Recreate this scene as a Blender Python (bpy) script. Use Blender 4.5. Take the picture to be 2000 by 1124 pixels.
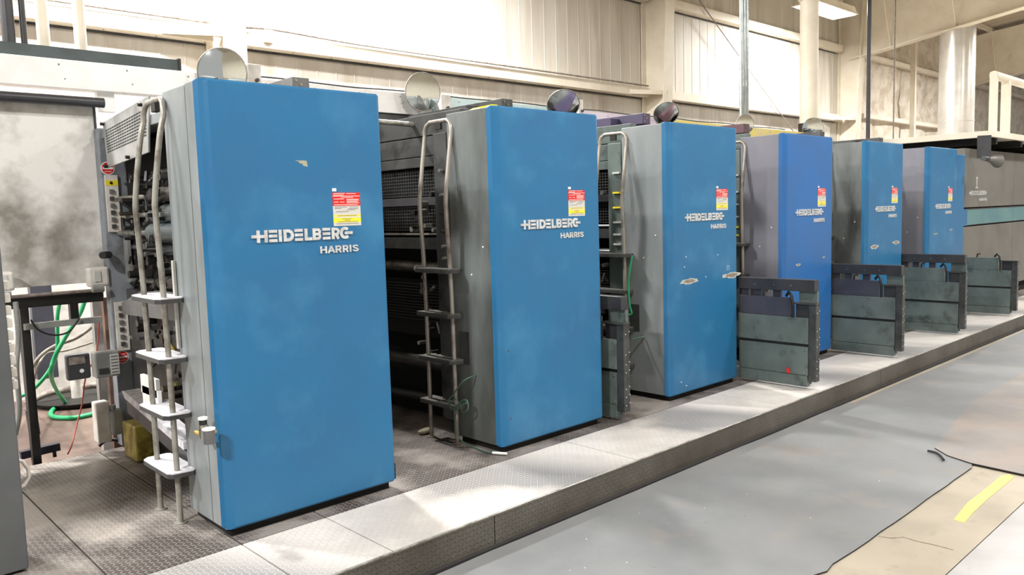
import bpy, math, random
from math import sin, cos, pi, radians, sqrt, floor
from mathutils import Vector, Matrix
rnd = random.Random(7)
S = bpy.context.scene
for o in list(bpy.data.objects): bpy.data.objects.remove(o)
COL = S.collection

# ---------------------------------------------------------------- camera
CF, YAW, PITCH, ROLL = 1552.946, .752407, .0941306, -.0294328
CAM = Vector((0, -3.66075, 1.492))
c_f = Vector((sin(YAW)*cos(PITCH), cos(YAW)*cos(PITCH), -sin(PITCH)))
_r = Vector((cos(YAW), -sin(YAW), 0)); _u = _r.cross(c_f)
c_r = cos(ROLL)*_r + sin(ROLL)*_u
c_u = -sin(ROLL)*_r + cos(ROLL)*_u
cam = bpy.data.cameras.new('camera'); camo = bpy.data.objects.new('camera', cam); COL.objects.link(camo)
cam.sensor_width = 36; cam.lens = CF/2000*36; cam.clip_end = 200
m = Matrix((c_r, c_u, -c_f)).transposed().to_4x4(); m.translation = CAM
camo.matrix_world = m
S.camera = camo

def at(u, v, x=None, y=None, z=None):
    """world point seen at photo pixel u,v lying on the plane x=, y= or z="""
    d = c_f + c_r*(u-1000)/CF - c_u*(v-562)/CF
    if x is not None: t = (x-CAM.x)/d.x
    elif y is not None: t = (y-CAM.y)/d.y
    else: t = (z-CAM.z)/d.z
    return CAM + d*t

# ---------------------------------------------------------------- light and exposure
S.view_settings.view_transform = 'Standard'; S.view_settings.look = 'None'
S.view_settings.gamma = 1; S.view_settings.use_curve_mapping = False
S.view_settings.exposure = -0.12
W = bpy.data.worlds.new('hall_air'); S.world = W; W.use_nodes = True
W.node_tree.nodes['Background'].inputs[0].default_value = (1.0, .98, .95, 1)
W.node_tree.nodes['Background'].inputs[1].default_value = .5
LAMP_BACK = 640; LAMP_FRONT = 270
BACK_ROW = [(-4.2, 4.0), (-.4, 4.0), (3.4, 4.0), (7.4, 5.0), (18.25, 5.0)]
FRONT_ROW = [(-4.2, -2.2), (3.2, -3.4), (8.2, -3.4), (13.2, -3.4), (18.2, -3.4), (24.0, -3.4)]  # unseen lamps, placed to light the cabinet fronts and far insulation
FAR_FILL_LAMP = (26.5, .5)  # unseen lamp added to brighten the far insulation wall

# ---------------------------------------------------------------- materials
def nt(name):
    mt = bpy.data.materials.new(name); mt.use_nodes = True
    return mt, mt.node_tree.nodes, mt.node_tree.links, mt.node_tree.nodes['Principled BSDF']
def rgb(c): return (*c, 1)
def srgb(r, g, b):
    f = lambda v: ((v/255+.055)/1.055)**2.4 if v > 10 else v/255/12.92
    return (f(r), f(g), f(b))
def mat(name, c1, c2=None, scale=3, lo=.4, hi=.65, rough=.5, metal=0, bump=0, bscale=60, stretch=(1, 1, 1), c3=None, scale3=12, lo3=.55, hi3=.7, spec=.5, detail=6):
    mt, N, L, P = nt(name)
    P.inputs['Base Color'].default_value = rgb(c1); P.inputs['Roughness'].default_value = rough
    P.inputs['Metallic'].default_value = metal; P.inputs['Specular IOR Level'].default_value = spec
    geo = N.new('ShaderNodeNewGeometry')
    mp = N.new('ShaderNodeMapping'); L.new(geo.outputs['Position'], mp.inputs[0]); mp.inputs['Scale'].default_value = stretch
    def layer(src, ca, cb, sc, l, h):
        n = N.new('ShaderNodeTexNoise'); n.inputs['Scale'].default_value = sc; n.inputs['Detail'].default_value = detail; n.inputs['Roughness'].default_value = .6
        L.new(mp.outputs[0], n.inputs['Vector'])
        mr = N.new('ShaderNodeMapRange'); mr.inputs[1].default_value = l; mr.inputs[2].default_value = h; L.new(n.outputs[0], mr.inputs[0])
        mx = N.new('ShaderNodeMix'); mx.data_type = 'RGBA'; L.new(mr.outputs[0], mx.inputs[0])
        if src is None: mx.inputs[6].default_value = rgb(ca)
        else: L.new(src, mx.inputs[6])
        mx.inputs[7].default_value = rgb(cb)
        return mx.outputs[2]
    out = None
    if c2: out = layer(None, c1, c2, scale, lo, hi)
    if c3: out = layer(out, c1, c3, scale3, lo3, hi3)
    if out: L.new(out, P.inputs['Base Color'])
    if bump:
        n = N.new('ShaderNodeTexNoise'); n.inputs['Scale'].default_value = bscale; n.inputs['Detail'].default_value = 4; L.new(mp.outputs[0], n.inputs['Vector'])
        b = N.new('ShaderNodeBump'); b.inputs['Strength'].default_value = 1; b.inputs['Distance'].default_value = bump; L.new(n.outputs[0], b.inputs['Height']); L.new(b.outputs[0], P.inputs['Normal'])
    return mt
def emit(name, c, s):
    mt, N, L, P = nt(name); P.inputs['Base Color'].default_value = rgb(c)
    P.inputs['Emission Color'].default_value = rgb(c); P.inputs['Emission Strength'].default_value = s; return mt
def tread_plate(name, a, b, c1, c2, c3, rough=.45, p=.034, metal=.35, lo=.42, hi=.62, depth=.003, dark_band=0):
    """diamond plate: raised lozenges laid alternately along two diagonals"""
    mt, N, L, P = nt(name)
    geo = N.new('ShaderNodeNewGeometry'); sep = N.new('ShaderNodeSeparateXYZ'); L.new(geo.outputs['Position'], sep.inputs[0])
    def mth(op, x, y=None, z=None):
        n = N.new('ShaderNodeMath'); n.operation = op
        for i, v in enumerate((x, y, z)):
            if v is None: continue
            if isinstance(v, (int, float)): n.inputs[i].default_value = v
            else: L.new(v, n.inputs[i])
        return n.outputs[0]
    u = mth('DIVIDE', sep.outputs[a], p); v = mth('DIVIDE', sep.outputs[b], p)
    chk = mth('FLOORED_MODULO', mth('ADD', mth('FLOOR', u), mth('FLOOR', v)), 2)
    s = mth('SUBTRACT', mth('MULTIPLY', chk, 2), 1)
    fu = mth('SUBTRACT', mth('FRACT', u), .5); fv = mth('MULTIPLY', mth('SUBTRACT', mth('FRACT', v), .5), s)
    r1 = mth('DIVIDE', mth('ADD', fu, fv), .78); r2 = mth('DIVIDE', mth('SUBTRACT', fu, fv), .24)
    d = mth('ADD', mth('MULTIPLY', r1, r1), mth('MULTIPLY', r2, r2))
    h = N.new('ShaderNodeMapRange'); h.interpolation_type = 'SMOOTHSTEP'; L.new(d, h.inputs[0]); h.inputs[1].default_value = 1.0; h.inputs[2].default_value = .25
    bp = N.new('ShaderNodeBump'); bp.inputs['Distance'].default_value = depth; bp.inputs['Strength'].default_value = 1; L.new(h.outputs[0], bp.inputs['Height']); L.new(bp.outputs[0], P.inputs['Normal'])
    n = N.new('ShaderNodeTexNoise'); n.inputs['Scale'].default_value = 1.3; n.inputs['Detail'].default_value = 8; n.inputs['Roughness'].default_value = .62; L.new(geo.outputs['Position'], n.inputs['Vector'])
    mr = N.new('ShaderNodeMapRange'); L.new(n.outputs[0], mr.inputs[0]); mr.inputs[1].default_value = lo; mr.inputs[2].default_value = hi
    fac = mr.outputs[0]
    if dark_band:    # slanted darker bands, repeating once per unit along the deck
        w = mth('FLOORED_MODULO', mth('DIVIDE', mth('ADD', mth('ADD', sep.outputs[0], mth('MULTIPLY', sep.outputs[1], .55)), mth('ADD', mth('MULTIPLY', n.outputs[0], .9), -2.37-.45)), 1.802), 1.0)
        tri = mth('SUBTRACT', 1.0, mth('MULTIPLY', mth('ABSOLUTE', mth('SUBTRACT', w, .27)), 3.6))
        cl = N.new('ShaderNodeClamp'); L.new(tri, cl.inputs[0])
        fac = mth('MINIMUM', mth('ADD', mth('MULTIPLY', mr.outputs[0], .45), mth('MULTIPLY', cl.outputs[0], dark_band)), 1.0)
    mx = N.new('ShaderNodeMix'); mx.data_type = 'RGBA'; mx.inputs[6].default_value = rgb(c1); mx.inputs[7].default_value = rgb(c2); L.new(fac, mx.inputs[0])
    mx2 = N.new('ShaderNodeMix'); mx2.data_type = 'RGBA'; L.new(mx.outputs[2], mx2.inputs[6]); mx2.inputs[7].default_value = rgb(c3)
    L.new(mth('MULTIPLY', h.outputs[0], .55), mx2.inputs[0]); L.new(mx2.outputs[2], P.inputs['Base Color'])
    P.inputs['Roughness'].default_value = rough; P.inputs['Metallic'].default_value = metal
    return mt

M = {}
M['blue'] = mat('blue_paint', srgb(31, 108, 156), srgb(38, 103, 150), 1.6, .4, .65, rough=.38, bump=.0006, bscale=90, c3=srgb(58, 126, 170), scale3=2.4, lo3=.52, hi3=.75)
M['blue2'] = mat('blue_paint_violet', srgb(38, 104, 172), srgb(46, 100, 160), 1.6, .4, .65, rough=.38, bump=.0006, bscale=90)
M['gray'] = mat('gray_enamel', srgb(146, 151, 153), srgb(120, 127, 129), 2.2, .4, .65, rough=.42, stretch=(1, 1, .35), c3=srgb(96, 100, 100), scale3=3, lo3=.6, hi3=.8)
M['gray_oily'] = mat('gray_enamel_oily', srgb(120, 126, 126), srgb(82, 86, 84), 2.5, .38, .62, rough=.4, stretch=(1, 1, .3), c3=srgb(48, 48, 44), scale3=3, lo3=.52, hi3=.72)
M['gray_violet'] = mat('gray_enamel_violet', srgb(128, 128, 138), srgb(112, 114, 124), 2.2, .4, .65, rough=.45, stretch=(1, 1, .35))
M['fgray'] = mat('slate_gray_paint', srgb(88, 91, 94), srgb(78, 81, 84), 3, rough=.5)
M['chan'] = mat('dark_green_gray', srgb(58, 68, 70), srgb(46, 54, 56), 4, rough=.5)
M['dark'] = mat('dark_gray_steel', srgb(74, 75, 76), srgb(54, 55, 55), 4, rough=.45, c3=srgb(30, 30, 28), scale3=5, lo3=.55, hi3=.7)
M['black'] = mat('black_machine', srgb(22, 22, 21), srgb(34, 32, 30), 8, rough=.5)
M['void'] = mat('gap_shade_black', srgb(8, 8, 8), rough=.9)  # near-black stands in for the dark of gaps and open interiors
M['iron'] = mat('oily_iron', srgb(88, 84, 78), srgb(40, 38, 34), 14, .4, .6, rough=.35, metal=.6)
M['steel'] = mat('bright_steel', srgb(190, 188, 182), srgb(120, 116, 108), 10, .45, .7, rough=.3, metal=.85)
M['tube'] = mat('worn_gray_tube', srgb(168, 166, 158), srgb(120, 112, 102), 9, .45, .65, rough=.35, metal=.35)
M['tube_d'] = mat('greasy_tube', srgb(166, 160, 152), srgb(92, 76, 66), 4, .46, .68, rough=.35, metal=.35)
M['roller'] = mat('roller_rubber', srgb(70, 78, 80), srgb(52, 58, 60), 5, rough=.25)
M['dust'] = mat('white_paper_dust', srgb(232, 230, 236), srgb(200, 198, 204), 20, rough=.9, bump=.002, bscale=60)
M['zinc'] = mat('zinc_sheet', srgb(172, 172, 170), srgb(140, 142, 140), 6, rough=.4, metal=.3)
M['frame'] = mat('blue_gray_casting', srgb(138, 144, 152), srgb(112, 116, 122), 5, rough=.5, c3=srgb(84, 82, 80), scale3=4, lo3=.55, hi3=.72)
M['greengray'] = mat('green_gray_enamel', srgb(102, 114, 111), srgb(84, 95, 93), 3, .4, .65, rough=.42, c3=srgb(48, 54, 54), scale3=5, lo3=.56, hi3=.75)
M['slategray'] = mat('slate_enamel', srgb(72, 72, 84), srgb(58, 60, 70), 3, rough=.42)
M['charcoal'] = mat('charcoal_enamel', srgb(60, 60, 64), srgb(46, 47, 50), 5, rough=.4)
M['edge'] = mat('gunmetal_post', srgb(84, 86, 86), srgb(58, 60, 60), 8, rough=.35, metal=.4)
M['red'] = mat('red_print', srgb(214, 30, 28), rough=.5)
M['yellow'] = mat('yellow_print', srgb(246, 226, 50), rough=.5)
M['labelgray'] = mat('label_paper', srgb(204, 204, 200), rough=.5)
M['white'] = mat('white_print', srgb(240, 240, 238), rough=.5)
M['ink'] = mat('gray_print', srgb(110, 110, 108), rough=.6)
M['letter'] = mat('silver_letters', srgb(222, 224, 226), srgb(190, 192, 194), 30, rough=.3, metal=.25)
M['chip'] = mat('bare_primer', srgb(150, 138, 124), srgb(112, 102, 94), 40, rough=.7)
M['chipw'] = mat('chip_rim', srgb(200, 200, 188), srgb(150, 160, 160), 60, rough=.7)
M['paper'] = mat('torn_tape', srgb(176, 172, 148), srgb(140, 138, 118), 30, rough=.8)
M['cream'] = mat('cream_steel_paint', srgb(228, 220, 204), srgb(214, 204, 186), 2, .4, .7, rough=.5, c3=srgb(186, 174, 154), scale3=1.5, lo3=.66, hi3=.85)
M['wall'] = mat('cream_wall_sheet', srgb(208, 203, 194), srgb(194, 187, 176), 1.2, .42, .62, rough=.6, stretch=(2.2, 1, .22), c3=srgb(174, 163, 147), scale3=1.6, lo3=.55, hi3=.8)
M['roof'] = mat('cream_roof_sheet', srgb(196, 186, 166), srgb(178, 166, 146), .8, rough=.6, stretch=(1, .2, 1))
M['insul'] = mat('white_insulation_film', srgb(224, 216, 204), srgb(196, 184, 166), 2.5, .42, .62, rough=.45, bump=.05, bscale=3, c3=srgb(150, 134, 114), scale3=3.5, lo3=.6, hi3=.75)
M['conduit'] = mat('galvanised_conduit', srgb(176, 182, 182), srgb(146, 154, 154), 8, rough=.28, metal=.7)
M['duct'] = mat('silver_duct', srgb(214, 211, 206), srgb(196, 192, 186), 2, rough=.28, metal=.45)
M['whitebox'] = mat('off_white_enamel', srgb(226, 222, 216), srgb(190, 184, 176), 6, .45, .7, rough=.5)
M['beam'] = mat('dusty_white_cover', srgb(248, 247, 246), srgb(232, 230, 228), 2.5, .45, .7, rough=.5, c3=srgb(150, 150, 146), scale3=5, lo3=.64, hi3=.75)
M['beam_cyan'] = mat('pale_cyan_cover', srgb(206, 228, 230), srgb(170, 205, 214), 3, rough=.5)
M['beam_lilac'] = mat('pale_lilac_cover', srgb(222, 212, 228), srgb(206, 186, 206), 3, rough=.5)
M['beam_yellow'] = mat('yellow_stained_cover', srgb(232, 212, 110), srgb(222, 206, 150), 4, rough=.5)
M['rust'] = mat('brown_iron', srgb(112, 84, 70), srgb(76, 58, 50), 5, rough=.7)
M['green'] = mat('green_hose', srgb(30, 150, 92), srgb(54, 166, 112), 8, rough=.4)
M['greend'] = mat('dark_green_cord', srgb(70, 100, 86), rough=.4)
M['cordred'] = mat('red_cord', srgb(150, 66, 52), rough=.5)
M['hosegray'] = mat('gray_hose', srgb(150, 140, 132), srgb(110, 100, 94), 20, rough=.6)
M['navy'] = mat('navy_steel', srgb(30, 32, 46), rough=.5)
M['purple'] = mat('purple_black_steel', srgb(62, 60, 84), srgb(76, 62, 90), 4, rough=.4)
M['maroon'] = mat('maroon_steel', srgb(92, 62, 70), srgb(74, 54, 60), 4, rough=.4)
M['midgray'] = mat('mid_gray_steel', srgb(112, 112, 112), srgb(88, 88, 88), 4, rough=.45)
M['folder'] = mat('warm_gray_enamel', srgb(112, 110, 104), srgb(98, 96, 92), 2, rough=.45)
M['teal'] = mat('faded_teal_stripe', srgb(96, 136, 138), srgb(84, 124, 132), 2, rough=.45)
M['yellowish'] = mat('yellow_grease', srgb(196, 180, 90), srgb(140, 118, 50), 15, .4, .6, rough=.5)
M['mat1'] = mat('gray_rubber_mat', srgb(130, 131, 132), srgb(118, 120, 122), 1.6, .38, .64, rough=.6, bump=.002, bscale=9, c3=srgb(142, 132, 124), scale3=2.2, lo3=.55, hi3=.8)
M['mat2'] = mat('dusty_brown_mat', srgb(140, 134, 130), srgb(124, 120, 118), 1.6, .38, .64, rough=.6, bump=.002, bscale=9, c3=srgb(148, 132, 122), scale3=2.2, lo3=.45, hi3=.75)
M['mat_edge'] = mat('black_rubber_edge', srgb(42, 40, 42), rough=.7)
M['concrete'] = mat('tan_concrete', srgb(168, 158, 142), srgb(152, 143, 128), 2, .4, .65, rough=.55, c3=srgb(146, 136, 124), scale3=7, lo3=.6, hi3=.75)
M['concrete2'] = mat('pale_concrete', srgb(172, 170, 170), srgb(156, 154, 154), 2, .4, .65, rough=.5, c3=srgb(120, 118, 120), scale3=9, lo3=.64, hi3=.76)
M['brown'] = mat('stained_brown_concrete', srgb(112, 94, 85), srgb(72, 57, 50), 2.2, .38, .62, rough=.5, c3=srgb(70, 56, 50), scale3=2.5, lo3=.55, hi3=.75, stretch=(1, .6, 1))
M['ypaint'] = mat('yellow_floor_paint', srgb(238, 224, 116), srgb(220, 206, 110), 12, rough=.6)
M['dustygray'] = mat('dusty_gray_sheet', srgb(232, 230, 226), srgb(140, 136, 128), 1.3, .44, .60, rough=.7, bump=.002, bscale=30, c3=srgb(108, 98, 84), scale3=2.0, lo3=.56, hi3=.72)
M['deck'] = tread_plate('diamond_plate_deck', 0, 1, srgb(236, 228, 220), srgb(150, 147, 145), srgb(214, 212, 212), metal=.1, p=.026, depth=.002, dark_band=1.1)
M['deck_dirt_shade'] = tread_plate('diamond_plate_dirt_shade', 0, 1, srgb(160, 152, 146), srgb(84, 77, 73), srgb(180, 176, 174), lo=.42, hi=.55, metal=.25, p=.026, depth=.002)  # dirt stains, with the shade between the cabinets darkened into the color
M['riser'] = tread_plate('diamond_plate_riser', 0, 2, srgb(116, 113, 106), srgb(88, 83, 76), srgb(74, 71, 65), lo=.4, hi=.62, p=.024, depth=.0015)
M['treadtop'] = tread_plate('step_tread', 0, 1, srgb(110, 108, 104), srgb(70, 68, 64), srgb(190, 188, 184), p=.03)
mm, N_, L_, P_ = nt('mirror_glass'); P_.inputs['Base Color'].default_value = (.82, .86, .85, 1); P_.inputs['Metallic'].default_value = 1; P_.inputs['Roughness'].default_value = .05; M['mirror'] = mm
M['lens'] = emit('lamp_lens', (.93, .97, 1.0), 22)

# ---------------------------------------------------------------- mesh builder
class MB:
    def __init__(s): s.v = []; s.f = []; s.mi = []; s.sm = []; s.ms = []
    def _m(s, k):
        if k not in s.ms: s.ms.append(k)
        return s.ms.index(k)
    def poly(s, pts, faces, k, smooth=False):
        b = len(s.v); s.v += [tuple(p) for p in pts]
        for f in faces: s.f.append([b+i for i in f]); s.mi.append(s._m(k)); s.sm.append(smooth)
        return s
    def box(s, x0, x1, y0, y1, z0, z1, k):
        p = [(x, y, z) for x in (x0, x1) for y in (y0, y1) for z in (z0, z1)]
        return s.poly(p, [(0, 1, 3, 2), (4, 6, 7, 5), (0, 4, 5, 1), (2, 3, 7, 6), (0, 2, 6, 4), (1, 5, 7, 3)], k)
    def prism(s, outline, axis, a, b, k, smooth=False):
        """outline: 2D points in the two other axes, extruded along axis from a to b"""
        def mk(p, t):
            if axis == 'x': return (t, p[0], p[1])
            if axis == 'y': return (p[0], t, p[1])
            return (p[0], p[1], t)
        n = len(outline); pts = [mk(p, a) for p in outline]+[mk(p, b) for p in outline]
        s.poly(pts, [list(range(n)), list(range(2*n-1, n-1, -1))], k)
        return s.poly(pts, [(i, (i+1) % n, n+(i+1) % n, n+i) for i in range(n)], k, smooth)
    def tube(s, pts, r, k, seg=10, caps=True, rs=None):
        pts = [Vector(p) for p in pts]; rings = []; n = len(pts); prev = None
        for i, p in enumerate(pts):
            t = (pts[min(i+1, n-1)]-pts[max(i-1, 0)]).normalized()
            if prev is None:
                a = Vector((0, 0, 1)) if abs(t.z) < .9 else Vector((1, 0, 0)); nn = t.cross(a).normalized()
            else: nn = (prev-t*prev.dot(t)).normalized()
            prev = nn; bb = t.cross(nn); rr = rs[i] if rs else r
            rings.append([p+(nn*cos(2*pi*j/seg)+bb*sin(2*pi*j/seg))*rr for j in range(seg)])
        V = [q for R in rings for q in R]
        F = [(i*seg+j, i*seg+(j+1) % seg, (i+1)*seg+(j+1) % seg, (i+1)*seg+j) for i in range(n-1) for j in range(seg)]
        s.poly(V, F, k, True)
        if caps: s.poly(rings[0]+rings[-1], [list(range(seg))[::-1], list(range(seg, 2*seg))], k)
        return s
    def bar(s, a, b, w, h, k):
        """rectangular bar from a to b, w horizontal, h vertical-ish"""
        a = Vector(a); b = Vector(b); t = (b-a).normalized(); up = Vector((0, 0, 1)) if abs(t.z) < .95 else Vector((0, 1, 0))
        sx = t.cross(up).normalized()*w/2; uz = sx.cross(t).normalized()*h/2
        P = [q+i*sx+j*uz for q in (a, b) for i, j in ((-1, -1), (1, -1), (1, 1), (-1, 1))]
        return s.poly(P, [(0, 1, 2, 3), (7, 6, 5, 4), (0, 4, 5, 1), (1, 5, 6, 2), (2, 6, 7, 3), (3, 7, 4, 0)], k)
    def disc(s, c, r, k, seg=12, axis='y', t=.002):
        o = [(cos(2*pi*i/seg)*r, sin(2*pi*i/seg)*r) for i in range(seg)]
        cx, cy, cz = c
        if axis == 'y': return s.prism([(cx+a, cz+b) for a, b in o], 'y', cy-t, cy, k, True)
        if axis == 'x': return s.prism([(cy+a, cz+b) for a, b in o], 'x', cx-t, cx, k, True)
        return s.prism([(cx+a, cy+b) for a, b in o], 'z', cz, cz+t, k, True)
    def ball(s, c, r, k, sc=(1, 1, 1), nu=12, nv=8):
        V = [(c[0]+r*sc[0]*sin(pi*j/nv)*cos(2*pi*i/nu), c[1]+r*sc[1]*sin(pi*j/nv)*sin(2*pi*i/nu), c[2]+r*sc[2]*cos(pi*j/nv)) for j in range(nv+1) for i in range(nu)]
        return s.poly(V, [(j*nu+i, (j+1)*nu+i, (j+1)*nu+(i+1) % nu, j*nu+(i+1) % nu) for j in range(nv) for i in range(nu)], k, True)
    def build(s, name, parent=None, bevel=0, seg=2, off=(0, 0, 0)):
        me = bpy.data.meshes.new(name)
        me.from_pydata([(a-off[0], b-off[1], c-off[2]) for a, b, c in s.v], [], s.f)
        for k in s.ms: me.materials.append(M[k])
        me.polygons.foreach_set('material_index', s.mi); me.polygons.foreach_set('use_smooth', s.sm); me.update()
        import bmesh
        bm = bmesh.new(); bm.from_mesh(me); bmesh.ops.recalc_face_normals(bm, faces=bm.faces); bm.to_mesh(me); bm.free()
        o = bpy.data.objects.new(name, me); COL.objects.link(o)
        if parent: o.parent = parent
        else: o.location = off
        if bevel:
            b = o.modifiers.new('bevel', 'BEVEL'); b.width = bevel; b.segments = seg; b.limit_method = 'ANGLE'; b.angle_limit = radians(40)
            b.harden_normals = False
        return o
def tag(o, label=None, cat=None, group=None, kind=None):
    if label: o['label'] = label
    if cat: o['category'] = cat
    if group: o['group'] = group
    if kind: o['kind'] = kind
    return o
def thing(name, label, cat, loc=(0, 0, 0), group=None):
    o = bpy.data.objects.new(name, None); o.location = loc; o.empty_display_size = .1; COL.objects.link(o); return tag(o, label, cat, group)
def struct(mb, name, label=None, **k): return tag(mb.build(name, **k), label, kind='structure')
def smooth_path(pts, n=6):
    P = [Vector(p) for p in pts]; P = [P[0]*2-P[1]]+P+[P[-1]*2-P[-2]]; out = []
    for i in range(1, len(P)-2):
        a, b, c, d = P[i-1:i+3]
        for j in range(n):
            t = j/n; out.append(.5*((2*b)+(c-a)*t+(2*a-5*b+4*c-d)*t*t+(3*b-a-3*c+d)*t**3))
    out.append(P[-2]); return out

FZ = -.215      # hall floor
DZ = -.04       # platform deck

# ---------------------------------------------------------------- the setting
mb = MB()
mb.box(-8, 46, -2.44, .0, FZ-.1, FZ, 'concrete')
mb.box(-8, 46, -12, -2.445, FZ-.1, FZ, 'concrete2')
mb.box(-8, 46, .0, 7, FZ-.1, FZ, 'brown')
mb.box(-8, 46, -2.445, -2.44, FZ-.1, FZ-.004, 'black')
struct(mb, 'floor', 'concrete floor, tan by the rubber mats, pale beyond the joint and brown behind the press')

# back wall of ribbed sheet: shallow ribs every 0.30 m
WY = 6.6
out = []; x = -8.0; k = 0
while x < 22.9:
    out += [(x, WY), (x+.285, WY), (x+.29, WY-.005), (x+.305, WY-.005)]
    x += .31; k += 1
out += [(22.9, WY), (22.9, WY+.1), (-8, WY+.1)]
mb = MB(); n = len(out)
V = [(a, b, FZ) for a, b in out]+[(a, b, 7.3) for a, b in out]
mb.poly(V, [(i, (i+1) % n, n+(i+1) % n, n+i) for i in range(n)], 'wall')
struct(mb, 'wall_back', 'cream ribbed sheet metal wall behind the press')
mb = MB()
nx, nz = 90, 36; V = []
for j in range(nz+1):
    for i in range(nx+1):
        X = 22.9+i*.22; Z = FZ+j*.21
        cell = abs(sin(pi*(X-22.6)/2.1))*abs(sin(pi*(Z-1.0)/1.75))
        V.append((X, WY-.16*cell**.6-.035*sin(X*9+Z*5)*sin(Z*7-X*4)-.02*rnd.random(), Z))
mb.poly(V, [(j*(nx+1)+i, j*(nx+1)+i+1, (j+1)*(nx+1)+i+1, (j+1)*(nx+1)+i) for j in range(nz) for i in range(nx)], 'insul', True)
struct(mb, 'wall_back_insulated', 'crumpled white insulation bulging between girts at the far end of the back wall')
# low white partition seen through the gap at left
struct(MB().box(-4, 3.4, 5.3, 5.42, FZ, 1.95, 'whitebox'), 'wall_partition', 'low white partition standing behind the hoses')
# roof deck rising towards the camera
def rz(y): return 7.25+(6.6-y)*.1
mb = MB(); y0, y1 = -11.0, 6.7
for i in range(27):
    X = -7+i*2
    mb.poly([(X, y0, rz(y0)), (X+1.96, y0, rz(y0)), (X+1.96, y1, rz(y1)), (X, y1, rz(y1)), (X, y0, rz(y0)+.06), (X+1.96, y0, rz(y0)+.06), (X+1.96, y1, rz(y1)+.06), (X, y1, rz(y1)+.06)],
            [(0, 1, 2, 3), (7, 6, 5, 4), (0, 4, 5, 1), (1, 5, 6, 2), (2, 6, 7, 3), (3, 7, 4, 0)], 'roof')
    mb.box(X+1.9, X+2.06, y0+.1, y1, rz(y1)-.12, rz(y1)-.1, 'roof') if False else None
struct(mb, 'ceiling', 'cream sheet metal roof deck')
struct(MB().box(-8, 46, -11.2, -11.0, FZ, 9.2, 'cream'), 'wall_front', 'plain cream wall across the aisle')
# girts
def girt(z, x0, x1, k):
    mb = MB()
    mb.prism([(6.38, z), (6.38, z+.17), (6.585, z+.17), (6.585, z+.155), (6.395, z+.155), (6.395, z+.012), (6.585, z+.012), (6.585, z)], 'x', x0, x1, 'cream')
    mb.box(x0, x1, 6.57, 6.585, z-.03, z, 'dark')
    x = x0+.3
    while x < x1: mb.disc((x, 6.50, z-.004), .012, 'dark', 6, 'z', .004); x += .6
    return struct(mb, 'trim_%d' % k, 'cream steel girt running along the back wall')
k = 1
for z, spans in ((3.76, [(-8, 4.36), (4.62, 13.4), (13.7, 22.2)]), (5.66, [(4.62, 13.4), (13.7, 22.2)]), (6.9, [(13.7, 22.2)]), (1.9, [(-8, 22)])):
    for a, b in spans: girt(z, a, b, k); k += 1
for z in (2.2, 3.9, 5.6):
    mb = MB().box(23.2, 44, 6.2, 6.36, z, z+.12, 'cream'); struct(mb, 'trim_%d' % k, 'cream girt crossing the insulation'); k += 1

# tapered wall columns
def column(x, label, ztop=7.2, brackets=True):
    t = thing('steel_column', label, 'column', (x, 6.3, FZ))
    f = lambda z: 6.12-.045*(z-2)
    mb = MB()
    for w, d0, d1 in ((.15, 0, .02),):
        P = [(-w, f(FZ)-6.3, 0), (w, f(FZ)-6.3, 0), (w, f(ztop)-6.3, ztop-FZ), (-w, f(ztop)-6.3, ztop-FZ)]
        Q = [(a, b+.02, c) for a, b, c in P]
        mb.poly(P+Q, [(0, 1, 2, 3), (7, 6, 5, 4), (0, 4, 5, 1), (1, 5, 6, 2), (2, 6, 7, 3), (3, 7, 4, 0)], 'cream')
    mb.build('flange', t)
    mb = MB(); P = [(-.008, f(FZ)-6.28, 0), (-.008, .28, 0), (-.008, .28, ztop-FZ), (-.008, f(ztop)-6.28, ztop-FZ)]
    Q = [(.008, b, c) for a, b, c in P]
    mb.poly(P+Q, [(0, 1, 2, 3), (7, 6, 5, 4), (0, 4, 5, 1), (1, 5, 6, 2), (2, 6, 7, 3), (3, 7, 4, 0)], 'cream'); mb.build('web', t)
    MB().box(-.15, .15, .265, .285, 0, ztop-FZ, 'cream').build('flange', t)
    if brackets:
        z = 3.78-FZ
        mb = MB(); yy = f(3.78)-6.3
        for s in (-1,):
            P = [(-.02, yy, z), (-.02, .0, z), (-.75, .12, z), (-.75, .09, z)]; 
            mb.prism([(-.01, yy+.01), (-.01, .1), (-.8, .1)], 'z', z+.04, z+.055, 'cream')
            mb.prism([(-.01, yy+.01), (-.8, .1), (-.8, .08), (-.01, yy-.01)], 'z', z-.01, z+.075, 'cream')
            mb.prism([(yy+.01, z-.4), (yy+.01, z+.04), (.1, z+.04)], 'x', -.02, -.01, 'cream')
        mb.build('girt_bracket', t)
    return t
column(4.49, 'cream steel wall column rising above the nearest blue cabinet')
column(13.55, 'cream tapered wall column above the third blue cabinet')
column(22.5, 'cream wall column carrying the wide rafter, at the start of the insulation')
for x, lb in ((26.6, 'slim cream post just right of the hanging thin rod, against the insulation'),):
    t = MB().box(x-.07, x+.07, 6.05, 6.19, FZ, 7.2, 'cream').build('wall_post', off=(x, 6.1, FZ)); tag(t, lb, 'post')
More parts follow.
